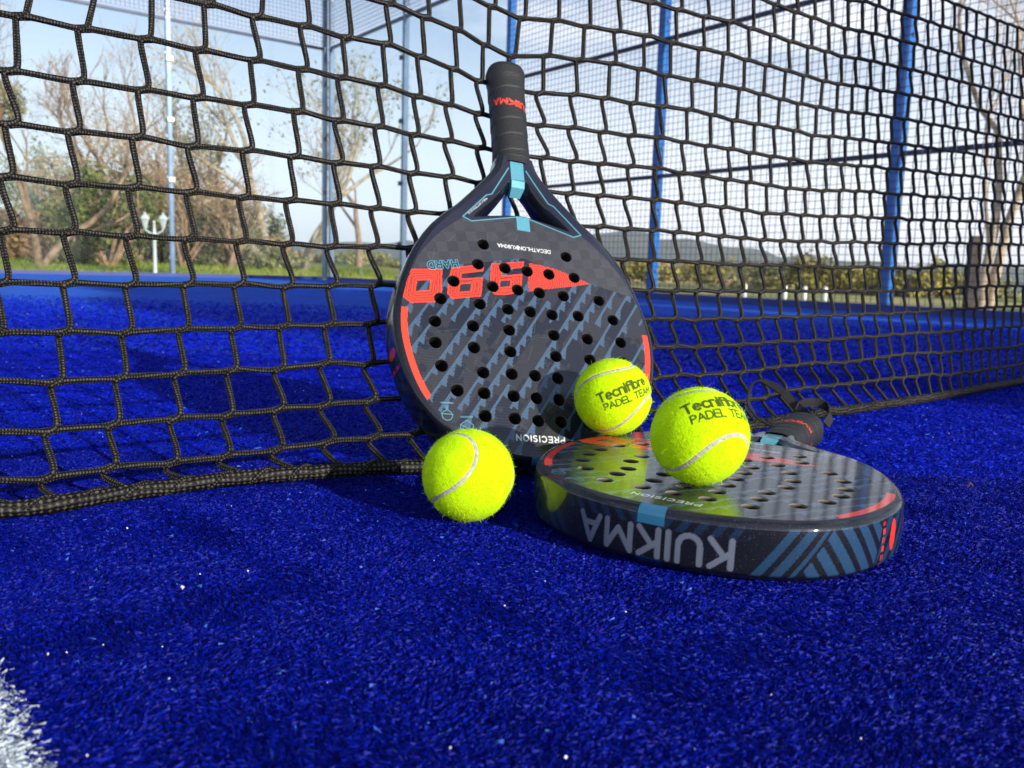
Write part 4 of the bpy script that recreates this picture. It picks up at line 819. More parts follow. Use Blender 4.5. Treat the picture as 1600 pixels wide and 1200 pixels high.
def build_sleeves(parent):
    global sleeve_me
    for hx, hy in HOLES:
        if sleeve_me is None:
            prof = [(HR, .0189), (HR * .985, .0183), (HR * .97, .0174), (HR * .97, .0163), (HR * .97, -.0145), (HR * .97, -.0185), (HR, -.019)]
            n = 24; V = np.array([(r * math.cos(2 * math.pi * a / n), r * math.sin(2 * math.pi * a / n), z) for r, z in prof for a in range(n)])
            tone = [.20, .15, .035, .008, .006, .015, .015]; cols = np.repeat(np.array(tone)[:, None] * np.array([[1.0, .86, .74]]), n, 0)  # pale cut edge on top; shade inside the hole put into the deeper tones
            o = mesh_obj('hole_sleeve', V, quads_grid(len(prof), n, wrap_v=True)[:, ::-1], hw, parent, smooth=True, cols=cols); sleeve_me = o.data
        else:
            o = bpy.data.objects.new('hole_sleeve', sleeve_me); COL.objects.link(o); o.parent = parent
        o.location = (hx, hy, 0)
def build_handle(parent):
    nu, nv = 300, 150
    ys = np.linspace(.3190, .4570, nu); th = 2 * np.pi * np.arange(nv) / nv
    Yg, T = np.meshgrid(ys, th, indexing='ij')
    rx = np.interp(ys, [.319, .325, .34, .40, .432, .441, .450, .4552, .457], [.0203, .0200, .0193, .0196, .0204, .0216, .0219, .0206, .0165])[:, None]
    rz = np.interp(ys, [.319, .325, .34, .40, .432, .441, .450, .4552, .457], [.0160, .0160, .0158, .0162, .0172, .0186, .0188, .0176, .0135])[:, None]
    pit = .0215
    ph = ((Yg - .319) / pit + T / (2 * np.pi)) % 1
    lap = np.where((Yg > .327) & (Yg < .434), .0007 * (1 - ph) - .0005 * np.exp(-(ph / .035) ** 2), 0)
    ct, st = np.cos(T), np.sin(T); e = .82
    X = (rx + lap) * np.sign(ct) * np.abs(ct) ** e; Zz = (rz + lap) * np.sign(st) * np.abs(st) ** e
    V = np.stack([X * .95, .319 + (Yg - .319) * .925, Zz], -1).reshape(-1, 3)
    c = np.tile(np.array([.012, .0125, .0145]), (len(V), 1))
    col = (Yg < .3265).ravel(); c[col] = np.array([.010, .010, .014])
    # red name printed along the wrap
    Sg, w = text_segments('KUIKMA', .0075, .30)
    arcl = (T * .0180); yy = .3960 - pit * (T / (2 * np.pi) - .25) * .9
    for sh in (0, math.pi * 1.06):
        u = -(-((T - math.pi / 2 - sh + math.pi) % (2 * math.pi) - math.pi) * .0185) + w / 2; v = -(Yg - (.3985 + .10 * (u - w / 2) * 1.0)) + .00375
        u, v = u.ravel(), v.ravel(); bb = (u > -.002) & (u < w + .002) & (v > -.002) & (v < .0095)
        ci = c[bb]; c[bb] = over(ci, ORANGE * .9, cov(seg_dist(u[bb], v[bb], Sg), .00085))
    o = mesh_obj('handle', V, quads_grid(nu, nv, wrap_v=True)[:, ::-1], gp_, parent, smooth=True, cols=c)
    n = 48; P = [(r * 1.22 * math.cos(2 * math.pi * k / n), y, r * math.sin(2 * math.pi * k / n)) for r, y in ((.0134, .4464), (.0122, .4482), (.009, .4492)) for k in range(n)]
    F = quads_grid(3, n, wrap_v=True).tolist() + [[2 * n + k for k in range(n)]]
    mesh_obj('butt_cap', np.array(P), F, strap_m, o)
    return o
def copy_tree(o, parent=None):
    c = o.copy(); COL.objects.link(c); c.parent = parent
    for ch in o.children: copy_tree(ch, c)
    return c
racket = empty('padel_racket')
build_face(racket); build_rim(racket); build_recess(racket); build_tab(racket); build_back(racket); build_sleeves(racket); build_handle(racket)
racket2 = copy_tree(racket)
def place(o, R, t):
    m = Matrix.Identity(4)
    for i in range(3):
        for j in range(3): m[i][j] = R[i][j]
        m[i][3] = t[i]
    o.matrix_world = m
place(racket, [[0.933483, -0.088296, 0.347583], [0.343665, 0.497235, -0.79665], [-0.102489, 0.863111, 0.494505]], [0.02129, 0.73821, 0.00565])
place(racket2, [[0.865296, 0.501027, 0.015333], [-0.500816, 0.865412, -0.015685], [-0.021128, 0.005893, 0.999759]], [0.08687, 0.50992, 0.02022])
tag(racket, 'dark padel racket with orange number standing upright against the net', 'racket', 'padel rackets')
tag(racket2, 'dark glossy padel racket lying flat on the turf under two balls', 'racket', 'padel rackets')
# wrist strap on the flat racket
def ribbon(name, pts, wdir, width, th, parent, mat):
    P = catmull(np.array(pts), .0015); n = len(P); wd = np.asarray(wdir, float)
    if wd.ndim == 1: wd = np.tile(wd, (len(pts), 1))
    Wd = np.stack([np.interp(np.linspace(0, 1, n), np.linspace(0, 1, len(wd)), wd[:, k]) for k in range(3)], 1)
    t = np.gradient(P, axis=0); t /= np.linalg.norm(t, axis=1, keepdims=True)
    Wd -= t * (Wd * t).sum(1, keepdims=True); Wd /= np.linalg.norm(Wd, axis=1, keepdims=True); nn = np.cross(t, Wd)
    V = np.stack([P + Wd * width / 2 * a + nn * th / 2 * q for a, q in ((-1, -1), (1, -1), (1, 1), (-1, 1))], 1).reshape(-1, 3)
    F = quads_grid(n, 4, wrap_v=True).tolist() + [[3, 2, 1, 0], [4 * n - 4, 4 * n - 3, 4 * n - 2, 4 * n - 1]]
    return mesh_obj(name, V, F, mat, parent)
st1 = ribbon('wrist_strap', [(.004, .452, .012), (-.010, .462, .018), (-.030, .474, .032), (-.050, .482, .040), (-.062, .483, .041), (-.068, .477, .031), (-.066, .470, .015), (-.050, .465, .001), (-.025, .468, -.006), (.000, .462, -.008)],
             [(0, .3, 1), (.3, .5, .8), (.2, .8, .6), (.3, .8, .5), (0, 1, 0), (0, 1, 0), (0, 1, 0), (0, 1, .3), (0, .7, .7), (0, .3, 1)], .0095, .0014, racket2, strap_m)
st2 = ribbon('wrist_strap', [(-.014, .452, .016), (-.012, .466, .022), (.000, .478, .025), (.014, .480, .022), (.021, .470, .014), (.020, .455, .006)], [(.5, .2, .8), (.4, 0, .9), (0, 0, 1), (-.2, 0, 1), (-.4, 0, .9), (-.5, .2, .8)], .0095, .0014, racket2, strap_m)

# ------------------------------------------------------------------ balls
BALL_R = .0330
bm, nt, b = new_mat('ball_felt')
at = N(nt, 'ShaderNodeVertexColor', layer_name='print_colour'); nt.links.new(at.outputs['Color'], b.inputs['Base Color'])
tc = N(nt, 'ShaderNodeTexCoord'); n1 = N(nt, 'ShaderNodeTexNoise', Scale=900, Detail=3); n2 = N(nt, 'ShaderNodeTexNoise', Scale=260, Detail=3)
ad = N(nt, 'ShaderNodeMath', operation='ADD')
nt.links.new(tc.outputs['Object'], n1.inputs['Vector']); nt.links.new(tc.outputs['Object'], n2.inputs['Vector']); nt.links.new(n1.outputs['Fac'], ad.inputs[0]); nt.links.new(n2.outputs['Fac'], ad.inputs[1])
bp = N(nt, 'ShaderNodeBump', Strength=.6, Distance=.0008); nt.links.new(ad.outputs[0], bp.inputs['Height']); nt.links.new(bp.outputs['Normal'], b.inputs['Normal'])
b.inputs['Roughness'].default_value = .95; b.inputs['Specular IOR Level'].default_value = .1; b.inputs['Sheen Weight'].default_value = .08; b.inputs['Sheen Tint'].default_value = (.9, 1, .3, 1)
sm_ = noisy('seam_rubber', srgb(158, 156, 146), srgb(190, 186, 174), 300, .7, .2, 500)
YEL = np.array([.55, .86, .003])
def q2R(q):
    w, x, y, z = np.array(q) / np.linalg.norm(q)
    return np.array([[1 - 2 * (y * y + z * z), 2 * (x * y - z * w), 2 * (x * z + y * w)], [2 * (x * y + z * w), 1 - 2 * (x * x + z * z), 2 * (y * z - x * w)], [2 * (x * z - y * w), 2 * (y * z + x * w), 1 - 2 * (x * x + y * y)]])
def seam_curve(a, n=500):
    t = np.linspace(0, 2 * np.pi, n, endpoint=False); b_ = 1 - a
    cv = np.stack([a * np.cos(t) + b_ * np.cos(3 * t), a * np.sin(t) - b_ * np.sin(3 * t), 2 * np.sqrt(a * b_) * np.sin(2 * t)], -1)
    return cv / np.linalg.norm(cv, axis=1, keepdims=True)
def make_ball(label, C, quat, seed, prints=None, sa=.78):
    g = np.random.default_rng(seed); R = q2R(quat)
    o = empty('padel_ball', C); tag(o, label, 'ball', 'yellow padel balls')
    cv = seam_curve(sa) @ R.T
    nu, nv = 150, 300
    th = np.linspace(1e-4, np.pi - 1e-4, nu); ph = 2 * np.pi * np.arange(nv) / nv
    T, P = np.meshgrid(th, ph, indexing='ij')
    D = np.stack([np.sin(T) * np.cos(P), np.sin(T) * np.sin(P), np.cos(T)], -1).reshape(-1, 3)
    def seam_d(D_):
        out_ = np.empty(len(D_))
        for k in range(0, len(D_), 8000): out_[k:k + 8000] = np.arccos(np.clip((D_[k:k + 8000] @ cv[::2].T).max(1), -1, 1))
        return out_
    def ink(D_):
        a = np.zeros(len(D_))
        if prints:
            c0, u0, v0 = prints['c'], prints['u'], prints['v']
            z = D_ @ c0; ok = z > .15; uu = (D_ @ u0) / np.maximum(z, .15) * BALL_R; vv_ = (D_ @ v0) / np.maximum(z, .15) * BALL_R
            # wrap: use angle-true lengths
            rr_ = np.hypot(uu, vv_) + 1e-12; an = np.arctan(rr_ / BALL_R) * BALL_R; uu, vv_ = uu / rr_ * an, vv_ / rr_ * an
            for s, h, y0, hw_, gap, x0 in prints['lines']:
                S, w = text_segments(s, h, gap); S = S.copy(); S[:, 0] *= 1.0
                u_, v_ = uu + w / 2 - x0, vv_ - y0
                bb = ok & (u_ > -.002) & (u_ < w + .002) & (v_ > -.002) & (v_ < h * 1.1 + .002)
                if bb.any(): a[bb] = np.maximum(a[bb], cov(seg_dist(u_[bb], v_[bb], S), hw_, .0004))
        return a
    sd = seam_d(D); ik = ink(D)
    r = BALL_R - .0011 * np.exp(-(sd / .058) ** 2) + g.normal(0, .00006, len(D))
    var = 1 + .10 * np.sin(D[:, 0] * 9 + seed) * np.cos(D[:, 1] * 7 + D[:, 2] * 5)
    c = YEL[None] * var[:, None]
    c = over(c, (.030, .045, .012), ik * .93)
    felt = mesh_obj('felt_body', D * r[:, None], quads_grid(nu, nv, wrap_v=True), bm, o, smooth=True, cols=c)
    # seam strip, slightly sunk between the felt panels
    n = len(cv); t = np.roll(cv, -1, 0) - np.roll(cv, 1, 0); t /= np.linalg.norm(t, axis=1, keepdims=True); s = np.cross(cv, t)
    pr = [(-.0023, BALL_R - .0016), (-.0018, BALL_R - .0007), (0, BALL_R - .00045), (.0018, BALL_R - .0007), (.0023, BALL_R - .0016)]
    V = np.stack([cv * h_ + s * a_ for a_, h_ in pr], 1).reshape(-1, 3)
    mesh_obj('seam', V, quads_grid(n, len(pr), wrap_u=True), sm_, o, smooth=True)
    # felt fibres
    nf = 24000
    d = g.normal(0, 1, (nf, 3)); d /= np.linalg.norm(d, axis=1, keepdims=True)
    d = d[seam_d(d) > .070]; nf = len(d)
    ik2 = ink(d); 
    tan = np.cross(d, g.normal(0, 1, (nf, 3))); tan /= np.linalg.norm(tan, axis=1, keepdims=True); bi = np.cross(d, tan)
    ln = g.uniform(.0009, .0023, nf); long_ = g.uniform(0, 1, nf) < .06; ln[long_] *= g.uniform(1.8, 4.2, long_.sum())
    ln[ik2 > .5] *= .4
    up = g.uniform(.25, .75, nf); wd = .000085
    p0 = d * (BALL_R - .0003); p1 = p0 + (d * up[:, None] + tan * .7) * (ln * .5)[:, None]
    p2 = p1 + (d * (up * g.uniform(-.1, .8, nf))[:, None] + tan * .5 + bi * g.normal(0, .7, nf)[:, None]) * (ln * .5)[:, None]
    V = np.stack([p0 - bi * wd, p0 + bi * wd, p1 + bi * wd * .8, p1 - bi * wd * .8, p2 + bi * wd * .3, p2 - bi * wd * .3], 1).reshape(-1, 3)
    base = np.arange(nf)[:, None] * 6
    F = np.concatenate([base + np.array([[0, 1, 2, 3]]), base + np.array([[3, 2, 4, 5]])], 0)
    cf = YEL[None] * g.uniform(.55, 1.35, (nf, 1)); cf = over(cf, (.04, .06, .015), (ik2 > .5) * .85)
    fz = mesh_obj('felt_fuzz', V, F, bm, felt, cols=np.repeat(cf, 6, 0)); fz['kind'] = 'stuff'
    return o
def frame_from(a0, a1, b0, b1):
    """text frame on the ball from measured directions: ends of first and second line"""
    a0, a1, b0, b1 = map(np.array, (a0, a1, b0, b1))
    u = (a1 - a0) + (b1 - b0); c_ = a0 + a1 + b0 + b1; c_ /= np.linalg.norm(c_); u -= c_ * (u @ c_); u /= np.linalg.norm(u)
    v = np.cross(c_, u); return c_, u, v
c_, u_, v_ = frame_from((-.4334, -.8935, .1174), (.6951, -.4898, .5263), (-.28, -.9456, -.1658), (.8002, -.5361, .269))
LINES = [('Tecnifibre', .0076, .0010, .00105, .19, -.001), ('PADEL TEAM', .0054, -.0072, .00072, .21, .002)]
make_ball('yellow ball with dark lettering resting between the upright and the flat racket', (.0868, .7300, .0748), (-.4742, -.4712, -.0712, -.7403), 2, dict(c=c_, u=u_, v=v_, lines=LINES), .72)
c_, u_, v_ = frame_from((-.3197, -.6473, .692), (.5875, -.3342, .737), (-.2107, -.8302, .516), (.7671, -.4159, .4885))
make_ball('yellow lettered ball sitting near the middle of the flat racket', (.12792, .57228, .0725), (.7246, .3855, .0441, .5696), 3, dict(c=c_, u=u_, v=v_, lines=LINES))
make_ball('yellow ball without visible lettering lying on the blue turf', (-.02932, .60393, .0330), (-.1591, -.4641, .2235, -.8422), 1)

# ------------------------------------------------------------------ court enclosure
v3 = lambda d, z=0.0: np.array([d[0], d[1], z])
gl, nt, b = new_mat('toughened_glass')
nt.nodes.remove(b)
tr = N(nt, 'ShaderNodeBsdfTransparent'); tr.inputs['Color'].default_value = (.90, .94, .95, 1)
gs_ = N(nt, 'ShaderNodeBsdfGlossy', Roughness=.01); gs_.inputs['Color'].default_value = (.8, .86, .9, 1)
lw = N(nt, 'ShaderNodeLayerWeight'); lw.inputs['Blend'].default_value = .5; pw = N(nt, 'ShaderNodeMath', operation='POWER'); pw.inputs[1].default_value = 5.0; fr = N(nt, 'ShaderNodeMath', operation='MULTIPLY_ADD'); fr.inputs[1].default_value = .55; fr.inputs[2].default_value = .025; nt.links.new(lw.outputs['Facing'], pw.inputs[0]); nt.links.new(pw.outputs[0], fr.inputs[0]); mxs = N(nt, 'ShaderNodeMixShader')
nt.links.new(fr.outputs[0], mxs.inputs[0]); nt.links.new(tr.outputs[0], mxs.inputs[1]); nt.links.new(gs_.outputs[0], mxs.inputs[2])
nt.links.new(mxs.outputs[0], nt.nodes['Material Output'].inputs['Surface'])
GLASS_TOP, MESH_TOP = 3.0, 4.0
def glass_pane(p, d, w, top, parent, nrm):
    mb = MB(); mb.box(p + v3(d) * .008 + np.array([0, 0, .05]) - v3(nrm) * .006, v3(d) * (w - .016), v3(nrm) * .012, (0, 0, top - .05))
    return mb.build('glass_pane', gl, parent)
def wire_panel(p, d, w, z0, z1, parent, pitch=.05, r=.0017):
    mb = MB(); dd = v3(d)
    for k in range(1, int(w / pitch) + 1):
        a = p + dd * (k * pitch - pitch / 2); mb.bar(a + np.array([0, 0, z0]), a + np.array([0, 0, z1]), r * 2)
    for k in range(int((z1 - z0) / pitch) + 1):
        a = p + np.array([0, 0, z0 + k * pitch]) + v3((d[1], -d[0])) * .0042; mb.bar(a, a + dd * w, r * 2)
    o = mb.build('wire_mesh', M['wire'], parent); o['kind'] = 'stuff'; return o
def post(p, d, nrm, z1, parent, w=.065, dep=.08, mat='post_blue'):
    mb = MB(); mb.box(p - v3(d) * w / 2, v3(d) * w, v3(nrm) * dep, (0, 0, z1)); o = mb.build('post', M[mat], parent)
    bb = MB()
    for z in np.arange(.22, z1 - .1, .48):
        q = p + v3(d) * (w / 2) + np.array([0, 0, z]) + v3(nrm) * dep * .5
        bb.bar(q, q + v3(d) * .012, .022)
    bb.build('bolt', M['steel'], o)
    return o
OUT_E = -ED          # outward normal of the side wall
OUT_S = -SD          # outward normal of the end wall
# end wall (left of the corner)
ew = tag(empty('glass_wall', tuple(court(0, 5))), 'end glass wall with wire mesh along its top seen behind the net', 'glass wall')
def P_(o, q): return q - np.array(o.location)
for k in range(5):
    e0 = 2.0 * k
    glass_pane(P_(ew, court(0, e0)), ED, 2.0, GLASS_TOP, ew, OUT_S)
    wire_panel(P_(ew, court(0, e0)), ED, 2.0, GLASS_TOP + .04, MESH_TOP, ew)
    post(P_(ew, court(-.012, e0 + .001)), ED, OUT_S, MESH_TOP, ew, .05, .06, 'post_pale')
rl = MB(); rl.bar(P_(ew, court(-.03, 0, GLASS_TOP)), P_(ew, court(-.03, 10, GLASS_TOP)), .03, .035); rl.build('top_rail', M['wire'], ew)
rl = MB(); rl.bar(P_(ew, court(-.01, 0.06, .012)), P_(ew, court(-.01, 10, .012)), .05, .045); rl.build('base_rail', M['base_rail'], ew)
# clamps on the glass joints
for k in range(1, 4):
    for z in (.45, 1.15, 1.85, 2.55):
        cb = MB(); q = P_(ew, court(.010, 2.0 * k, z)); cb.box(q - v3(ED) * .035 - np.array([0, 0, .025]), v3(ED) * .07, v3(SD) * .012, (0, 0, .05)); cb.build('glass_clamp', M['steel'], ew)
# side wall: two glass bays from the corner
gw = tag(empty('glass_wall', tuple(court(2, 0))), 'side glass wall next to the court corner', 'glass wall')
for k in range(2):
    glass_pane(P_(gw, court(2.0 * k, 0)), SD, 2.0, GLASS_TOP, gw, OUT_E)
    wire_panel(P_(gw, court(2.0 * k, 0)), SD, 2.0, GLASS_TOP + .04, MESH_TOP, gw)
    post(P_(gw, court(2.0 * k + (.075 if k == 0 else 0), -.012)), SD, OUT_E, MESH_TOP, gw, .05, .06, 'post_pale')
    for z in (.45, 1.15, 1.85, 2.55):
        cb = MB(); q = P_(gw, court(2.0 * k + .0, .010, z)); cb.box(q - v3(SD) * .035 - np.array([0, 0, .025]), v3(SD) * .07, v3(ED) * .012, (0, 0, .05)); cb.build('glass_clamp', M['wire'], gw)
rl = MB(); rl.bar(P_(gw, court(0.06, -.03, GLASS_TOP)), P_(gw, court(4, -.03, GLASS_TOP)), .03, .035); rl.build('top_rail', M['wire'], gw)
rl = MB(); rl.bar(P_(gw, court(.06, -.01, .012)), P_(gw, court(4, -.01, .012)), .05, .045); rl.build('base_rail', M['base_rail'], gw)
# side mesh fence
mf = tag(empty('mesh_fence', tuple(court(8, 0))), 'side wire mesh fence with blue posts and dark rails behind the net', 'fence')
for t0 in (4, 6, 8, 10, 12, 14):
    post(P_(mf, court(t0, -.012)), SD, OUT_E, 3.05, mf, .065, .065)
    wire_panel(P_(mf, court(t0, -.006)), SD, 2.0, .05, 3.0, mf)
for z in (.96, 2.0, 3.0):
    rl = MB(); rl.bar(P_(mf, court(4.05, -.03, z)), P_(mf, court(16, -.03, z)), .028, .03); rl.build('rail', M['wire'], mf)
rl = MB(); rl.bar(P_(mf, court(4.04, -.01, .016)), P_(mf, court(16, -.01, .016)), .06, .055); rl.build('base_rail', M['base_rail'], mf)

# ------------------------------------------------------------------ far hills
def ridge(name, dist, az0, az1, prof, c1, c2, seed, depth):
    """a wooded ridge as a strip of terrain rising away from the viewer; prof: list of (azimuth deg, elevation deg)"""
    g = np.random.default_rng(seed); na, nd = 160, 14; V = []
    az = np.linspace(az0, az1, na); el = np.interp(az, [p[0] for p in prof], [p[1] for p in prof])
    el = el + .10 * np.sin(az * 1.7 + seed) + .05 * np.sin(az * 5.1 + 1) + .02 * np.sin(az * 17) + g.normal(0, .012, na)
    for i in range(na):
        for k in range(nd):
            f = k / (nd - 1); d = dist + depth * f; hgt = math.tan(math.radians(max(el[i], .01))) * (dist + depth) * math.sin(min(1, f * 1.15) * math.pi / 2) ** 1.3
            hgt *= 1 + .04 * math.sin(i * .7 + k * 1.3)
            V.append((d * math.sin(math.radians(az[i])), d * math.cos(math.radians(az[i])), hgt - 8 * (1 - f)))
    mt = noisy(name + '_woods', c1, c2, .018, .95, .8, .08, detail=8, spec=.1)
    return tag(mesh_obj('hill', np.array(V), quads_grid(na, nd)[:, ::-1], mt, smooth=True), 'wooded hill', kind='structure')
ridge('hill', 1400, -62, 70, [(-62, 1.0), (-25, 1.0), (-12, 1.4), (2, 1.9), (7, 2.7), (11, 2.2), (16, 1.6), (22, 1.15), (30, 1.0), (70, 1.0)], (.045, .065, .050), (.080, .095, .065), 1, 900)
ridge('hill', 260, 3.5, 16, [(3.5, .1), (5, .7), (9, 1.0), (13, .5), (16, .1)], srgb(150, 132, 84), srgb(188, 166, 110), 5, 160)

# ------------------------------------------------------------------ trees
def unit(v): return v / (np.linalg.norm(v) + 1e-12)
def grow_tree(name, label, loc, height, r0, seed, bark, leaf, leaf_n=3, leaf_size=.06, lean=(0, 0, 1), spread=.75, depth=5, trunk_frac=.3, group=None, stems=1, leaf_prob=.8, cat='tree', twig=1.0):
    g = np.random.default_rng(seed); wood = MB(); twigs = MB(); LV = []
    def branch(p, d, ln, r, k):
        n = 4; pts = [p]; q = p.copy(); dd = d.copy()
        for _ in range(n):
            dd = unit(dd + g.normal(0, .13, 3) + np.array([0, 0, .04])); q = q + dd * ln / n; pts.append(q.copy())
        (wood if k < 3 else twigs).tube(pts, np.linspace(r, r * .62, n + 1), 7 if k == 0 else (5 if k < 3 else 3), cap=False)
        if k >= depth:
            for _ in range(leaf_n):
                if g.uniform() < leaf_prob:
                    LV.append((pts[g.integers(1, n + 1)] + g.normal(0, leaf_size * 1.2, 3), g.normal(0, 1, 3), leaf_size * g.uniform(.5, 1.2)))
            return
        m_ = int(g.integers(2, 4)) + (1 if k >= 2 else 0)
        for c in range(m_):
            t = g.uniform(.35, 1.0) if c else 1.0; i0 = min(n, max(1, int(round(t * n)))); side = unit(g.normal(0, 1, 3)); nd = unit(dd + side * spread * g.uniform(.55, 1.15) + np.array([0, 0, .12]))
            branch(pts[i0], nd, ln * g.uniform(.58, .80), r * .62 * (1 if c == 0 else g.uniform(.6, .85)), k + 1)
    o = empty(name, tuple(loc))
    for s_ in range(stems):
        d0 = unit(np.array(lean, float) + (g.normal(0, .22, 3) * np.array([1, 1, 0]) if stems > 1 else 0)); branch(np.array([g.normal(0, .05) * (stems > 1), g.normal(0, .05) * (stems > 1), -.05]), d0, height * trunk_frac, r0, 0)
    wood.build('trunk', bark, o, smooth=True)
    if twigs.v: twigs.build('twigs', bark, o)['kind'] = 'stuff'
    if LV:
        P = np.array([l[0] for l in LV]); nn = np.array([unit(l[1]) for l in LV]); sz = np.array([l[2] for l in LV])[:, None]
        a = np.cross(nn, np.array([.31, .7, .64])); a /= np.linalg.norm(a, axis=1, keepdims=True); b_ = np.cross(nn, a)
        V = np.stack([P - a * sz * .5, P + b_ * sz * .28, P + a * sz * .5, P - b_ * sz * .28], 1).reshape(-1, 3); F = np.arange(len(V)).reshape(-1, 4)
        mesh_obj('crown', V, F, leaf, o)['kind'] = 'stuff'
    return tag(o, label, cat, group)
def bush(name, label, loc, rx, ry, rz, n, leaf, bark, seed, leaf_size=.07, group=None, cat='bush'):
    g = np.random.default_rng(seed); o = empty(name, tuple(loc))
    cl = g.normal(0, 1, (26, 3)); cl /= np.linalg.norm(cl, axis=1, keepdims=True); cl *= g.uniform(.45, .95, (26, 1)); cl[:, 2] = np.abs(cl[:, 2])
    k = g.integers(0, 26, n); d = g.normal(0, 1, (n, 3)); d /= np.linalg.norm(d, axis=1, keepdims=True)
    P = (cl[k] + d * g.uniform(.10, .34, (n, 1)) * (.6 + .6 * (k % 5) / 4)[:, None]) * np.array([rx, ry, rz]); P[:, 2] = np.maximum(P[:, 2] + .12 * rz, -.02)
    nn = d + g.normal(0, .6, (n, 3)); nn /= np.linalg.norm(nn, axis=1, keepdims=True); sz = leaf_size * g.uniform(.5, 1.3, (n, 1))
    a = np.cross(nn, np.array([.31, .7, .64])); a /= np.linalg.norm(a, axis=1, keepdims=True); b_ = np.cross(nn, a)
    V = np.stack([P - a * sz * .5, P + b_ * sz * .32, P + a * sz * .5, P - b_ * sz * .32], 1).reshape(-1, 3)
    mesh_obj('foliage', V, np.arange(len(V)).reshape(-1, 4), leaf, o)['kind'] = 'stuff'
    st_ = MB()
    for c in cl[:10]: st_.tube([(0, 0, -.05), c * np.array([rx, ry, rz]) * .5 + np.array([0, 0, .1 * rz]), c * np.array([rx, ry, rz])], [.03 * rz, .02 * rz, .008 * rz], 5, cap=False)
    st_.build('stems', bark, o)
    return tag(o, label, cat, group)
def at_px(px, d, z=None):
    """ground position seen at picture column px (1600 wide) at distance d"""
    r = CR @ np.array([(px - 800) / FPX, 1.0, 0.12]); r = r / math.hypot(r[0], r[1]) * d
    return np.array([r[0], r[1], terrain_z(r[0], r[1]) if z is None else z])
TG = 'trees beyond the glass wall'
grow_tree('bare_tree', 'slender pale tree with sparse dry crown standing left of the corner post', at_px(425, 24), 9.0, .13, 12, M['bark_grey'], M['leaf_beige'], 2, .10, (-.12, 0, 1), .72, 5, .30, TG, 2, .55)
grow_tree('bare_tree', 'bare twiggy tree rising above the brown thicket', at_px(190, 27), 9.0, .12, 31, M['bark_brown'], M['leaf_beige'], 1, .09, (0, 0, 1), .8, 5, .24, TG, 3, .5)
grow_tree('bare_tree', 'forked pale tree close to the corner post', at_px(468, 22), 8.0, .10, 44, M['bark_grey'], M['leaf_olive'], 2, .11, (.05, 0, 1), .7, 5, .28, TG, 2, .6)
grow_tree('bare_tree', 'small dry tree seen through the side glass', at_px(560, 30), 8.0, .12, 51, M['bark_brown'], M['leaf_beige'], 3, .12, (.03, 0, 1), .75, 5, .26, TG, 1, .8)
grow_tree('bare_tree', 'thin leaning tree in front of the grey shed', at_px(60, 19), 6.5, .08, 63, M['bark_brown'], M['leaf_beige'], 1, .07, (.10, 0, 1), .8, 5, .30, TG, 2, .3)
grow_tree('bare_tree', 'olive leaved tree behind the white lamp post', at_px(330, 30), 8.5, .14, 72, M['bark_brown'], M['leaf_olive'], 4, .13, (0, 0, 1), .8, 5, .24, TG, 2, .8)
BG = 'brown winter shrubs along the meadow'
for i, (px, d, s, h, lab) in enumerate([(290, 23, 2.3, 3.0, 'tall brown twiggy shrub behind the lamp post'), (215, 24, 2.0, 2.8, 'brown twiggy shrub beside the ivy bush'), (360, 22, 1.8, 2.2, 'low brown shrub at the foot of the pale tree'), (110, 26, 2.0, 2.6, 'brown shrub beside the grey shed')]):
    grow_tree('thicket_shrub', lab, at_px(px, d), h * 1.5, .05, 80 + i, M['bark_brown'], M['leaf_beige'], 2, .08, (0, 0, 1), .95, 4, .28, BG, 7, .5, 'shrub')
bush('ivy_bush', 'dense yellow green ivy bush left of the white lamp post', at_px(172, 21), 1.35, 1.0, 1.9, 5200, M['leaf_ivy'], M['bark_brown'], 5, .11)
bush('evergreen_bush', 'dark olive bush between the lamp post and the corner', at_px(352, 25), 1.7, 1.2, 1.9, 4200, M['leaf_olive'], M['bark_brown'], 6, .12)
bush('evergreen_bush', 'low dull green bush near the corner post', at_px(440, 22), .9, .7, .55, 2000, M['leaf_olive'], M['bark_brown'], 7, .09)
bush('evergreen_bush', 'round olive tree top above the grey shed roof', at_px(2, 34, 4.6), 1.2, 1.2, 1.6, 2500, M['leaf_olive'], M['bark_brown'], 9, .14)
for i, (px, d, s, h, lf_) in enumerate([(1012, 46, 3.5, 2.0, 'leaf_yellow'), (1150, 42, 3.2, 2.4, 'leaf_yellow'), (1225, 38, 2.6, 2.0, 'leaf_olive'), (1290, 34, 2.6, 2.1, 'leaf_yellow'), (1345, 36, 2.4, 1.6, 'leaf_olive'), (1425, 30, 2.0, 1.9, 'leaf_yellow'), (1475, 34, 2.2, 1.5, 'leaf_olive'), (940, 60, 4.5, 2.0, 'leaf_olive'), (640, 48, 3.0, 1.2, 'leaf_yellow'), (560, 44, 2.6, 1.1, 'leaf_yellow')]):
    bush('hedge_tree', ['yellow green tree right beside the sixth blue post', 'broad yellow green tree between the two thick blue posts', 'olive tree behind the pale fence posts', 'yellow green tree just left of the thick right post', 'olive tree half hidden by the thick right post', 'yellow green tree between the right post and the bare tree', 'dull olive tree at the foot of the bare tree', 'olive tree group behind the upright racket', 'low yellow bush seen through the side glass', 'low yellow bush right of the corner post'][i],
         at_px(px, d), s, s * .7, h * .55, 2200, M[lf_], M['bark_brown'], 200 + i, .22, 'trees along the far meadow edge', 'tree')
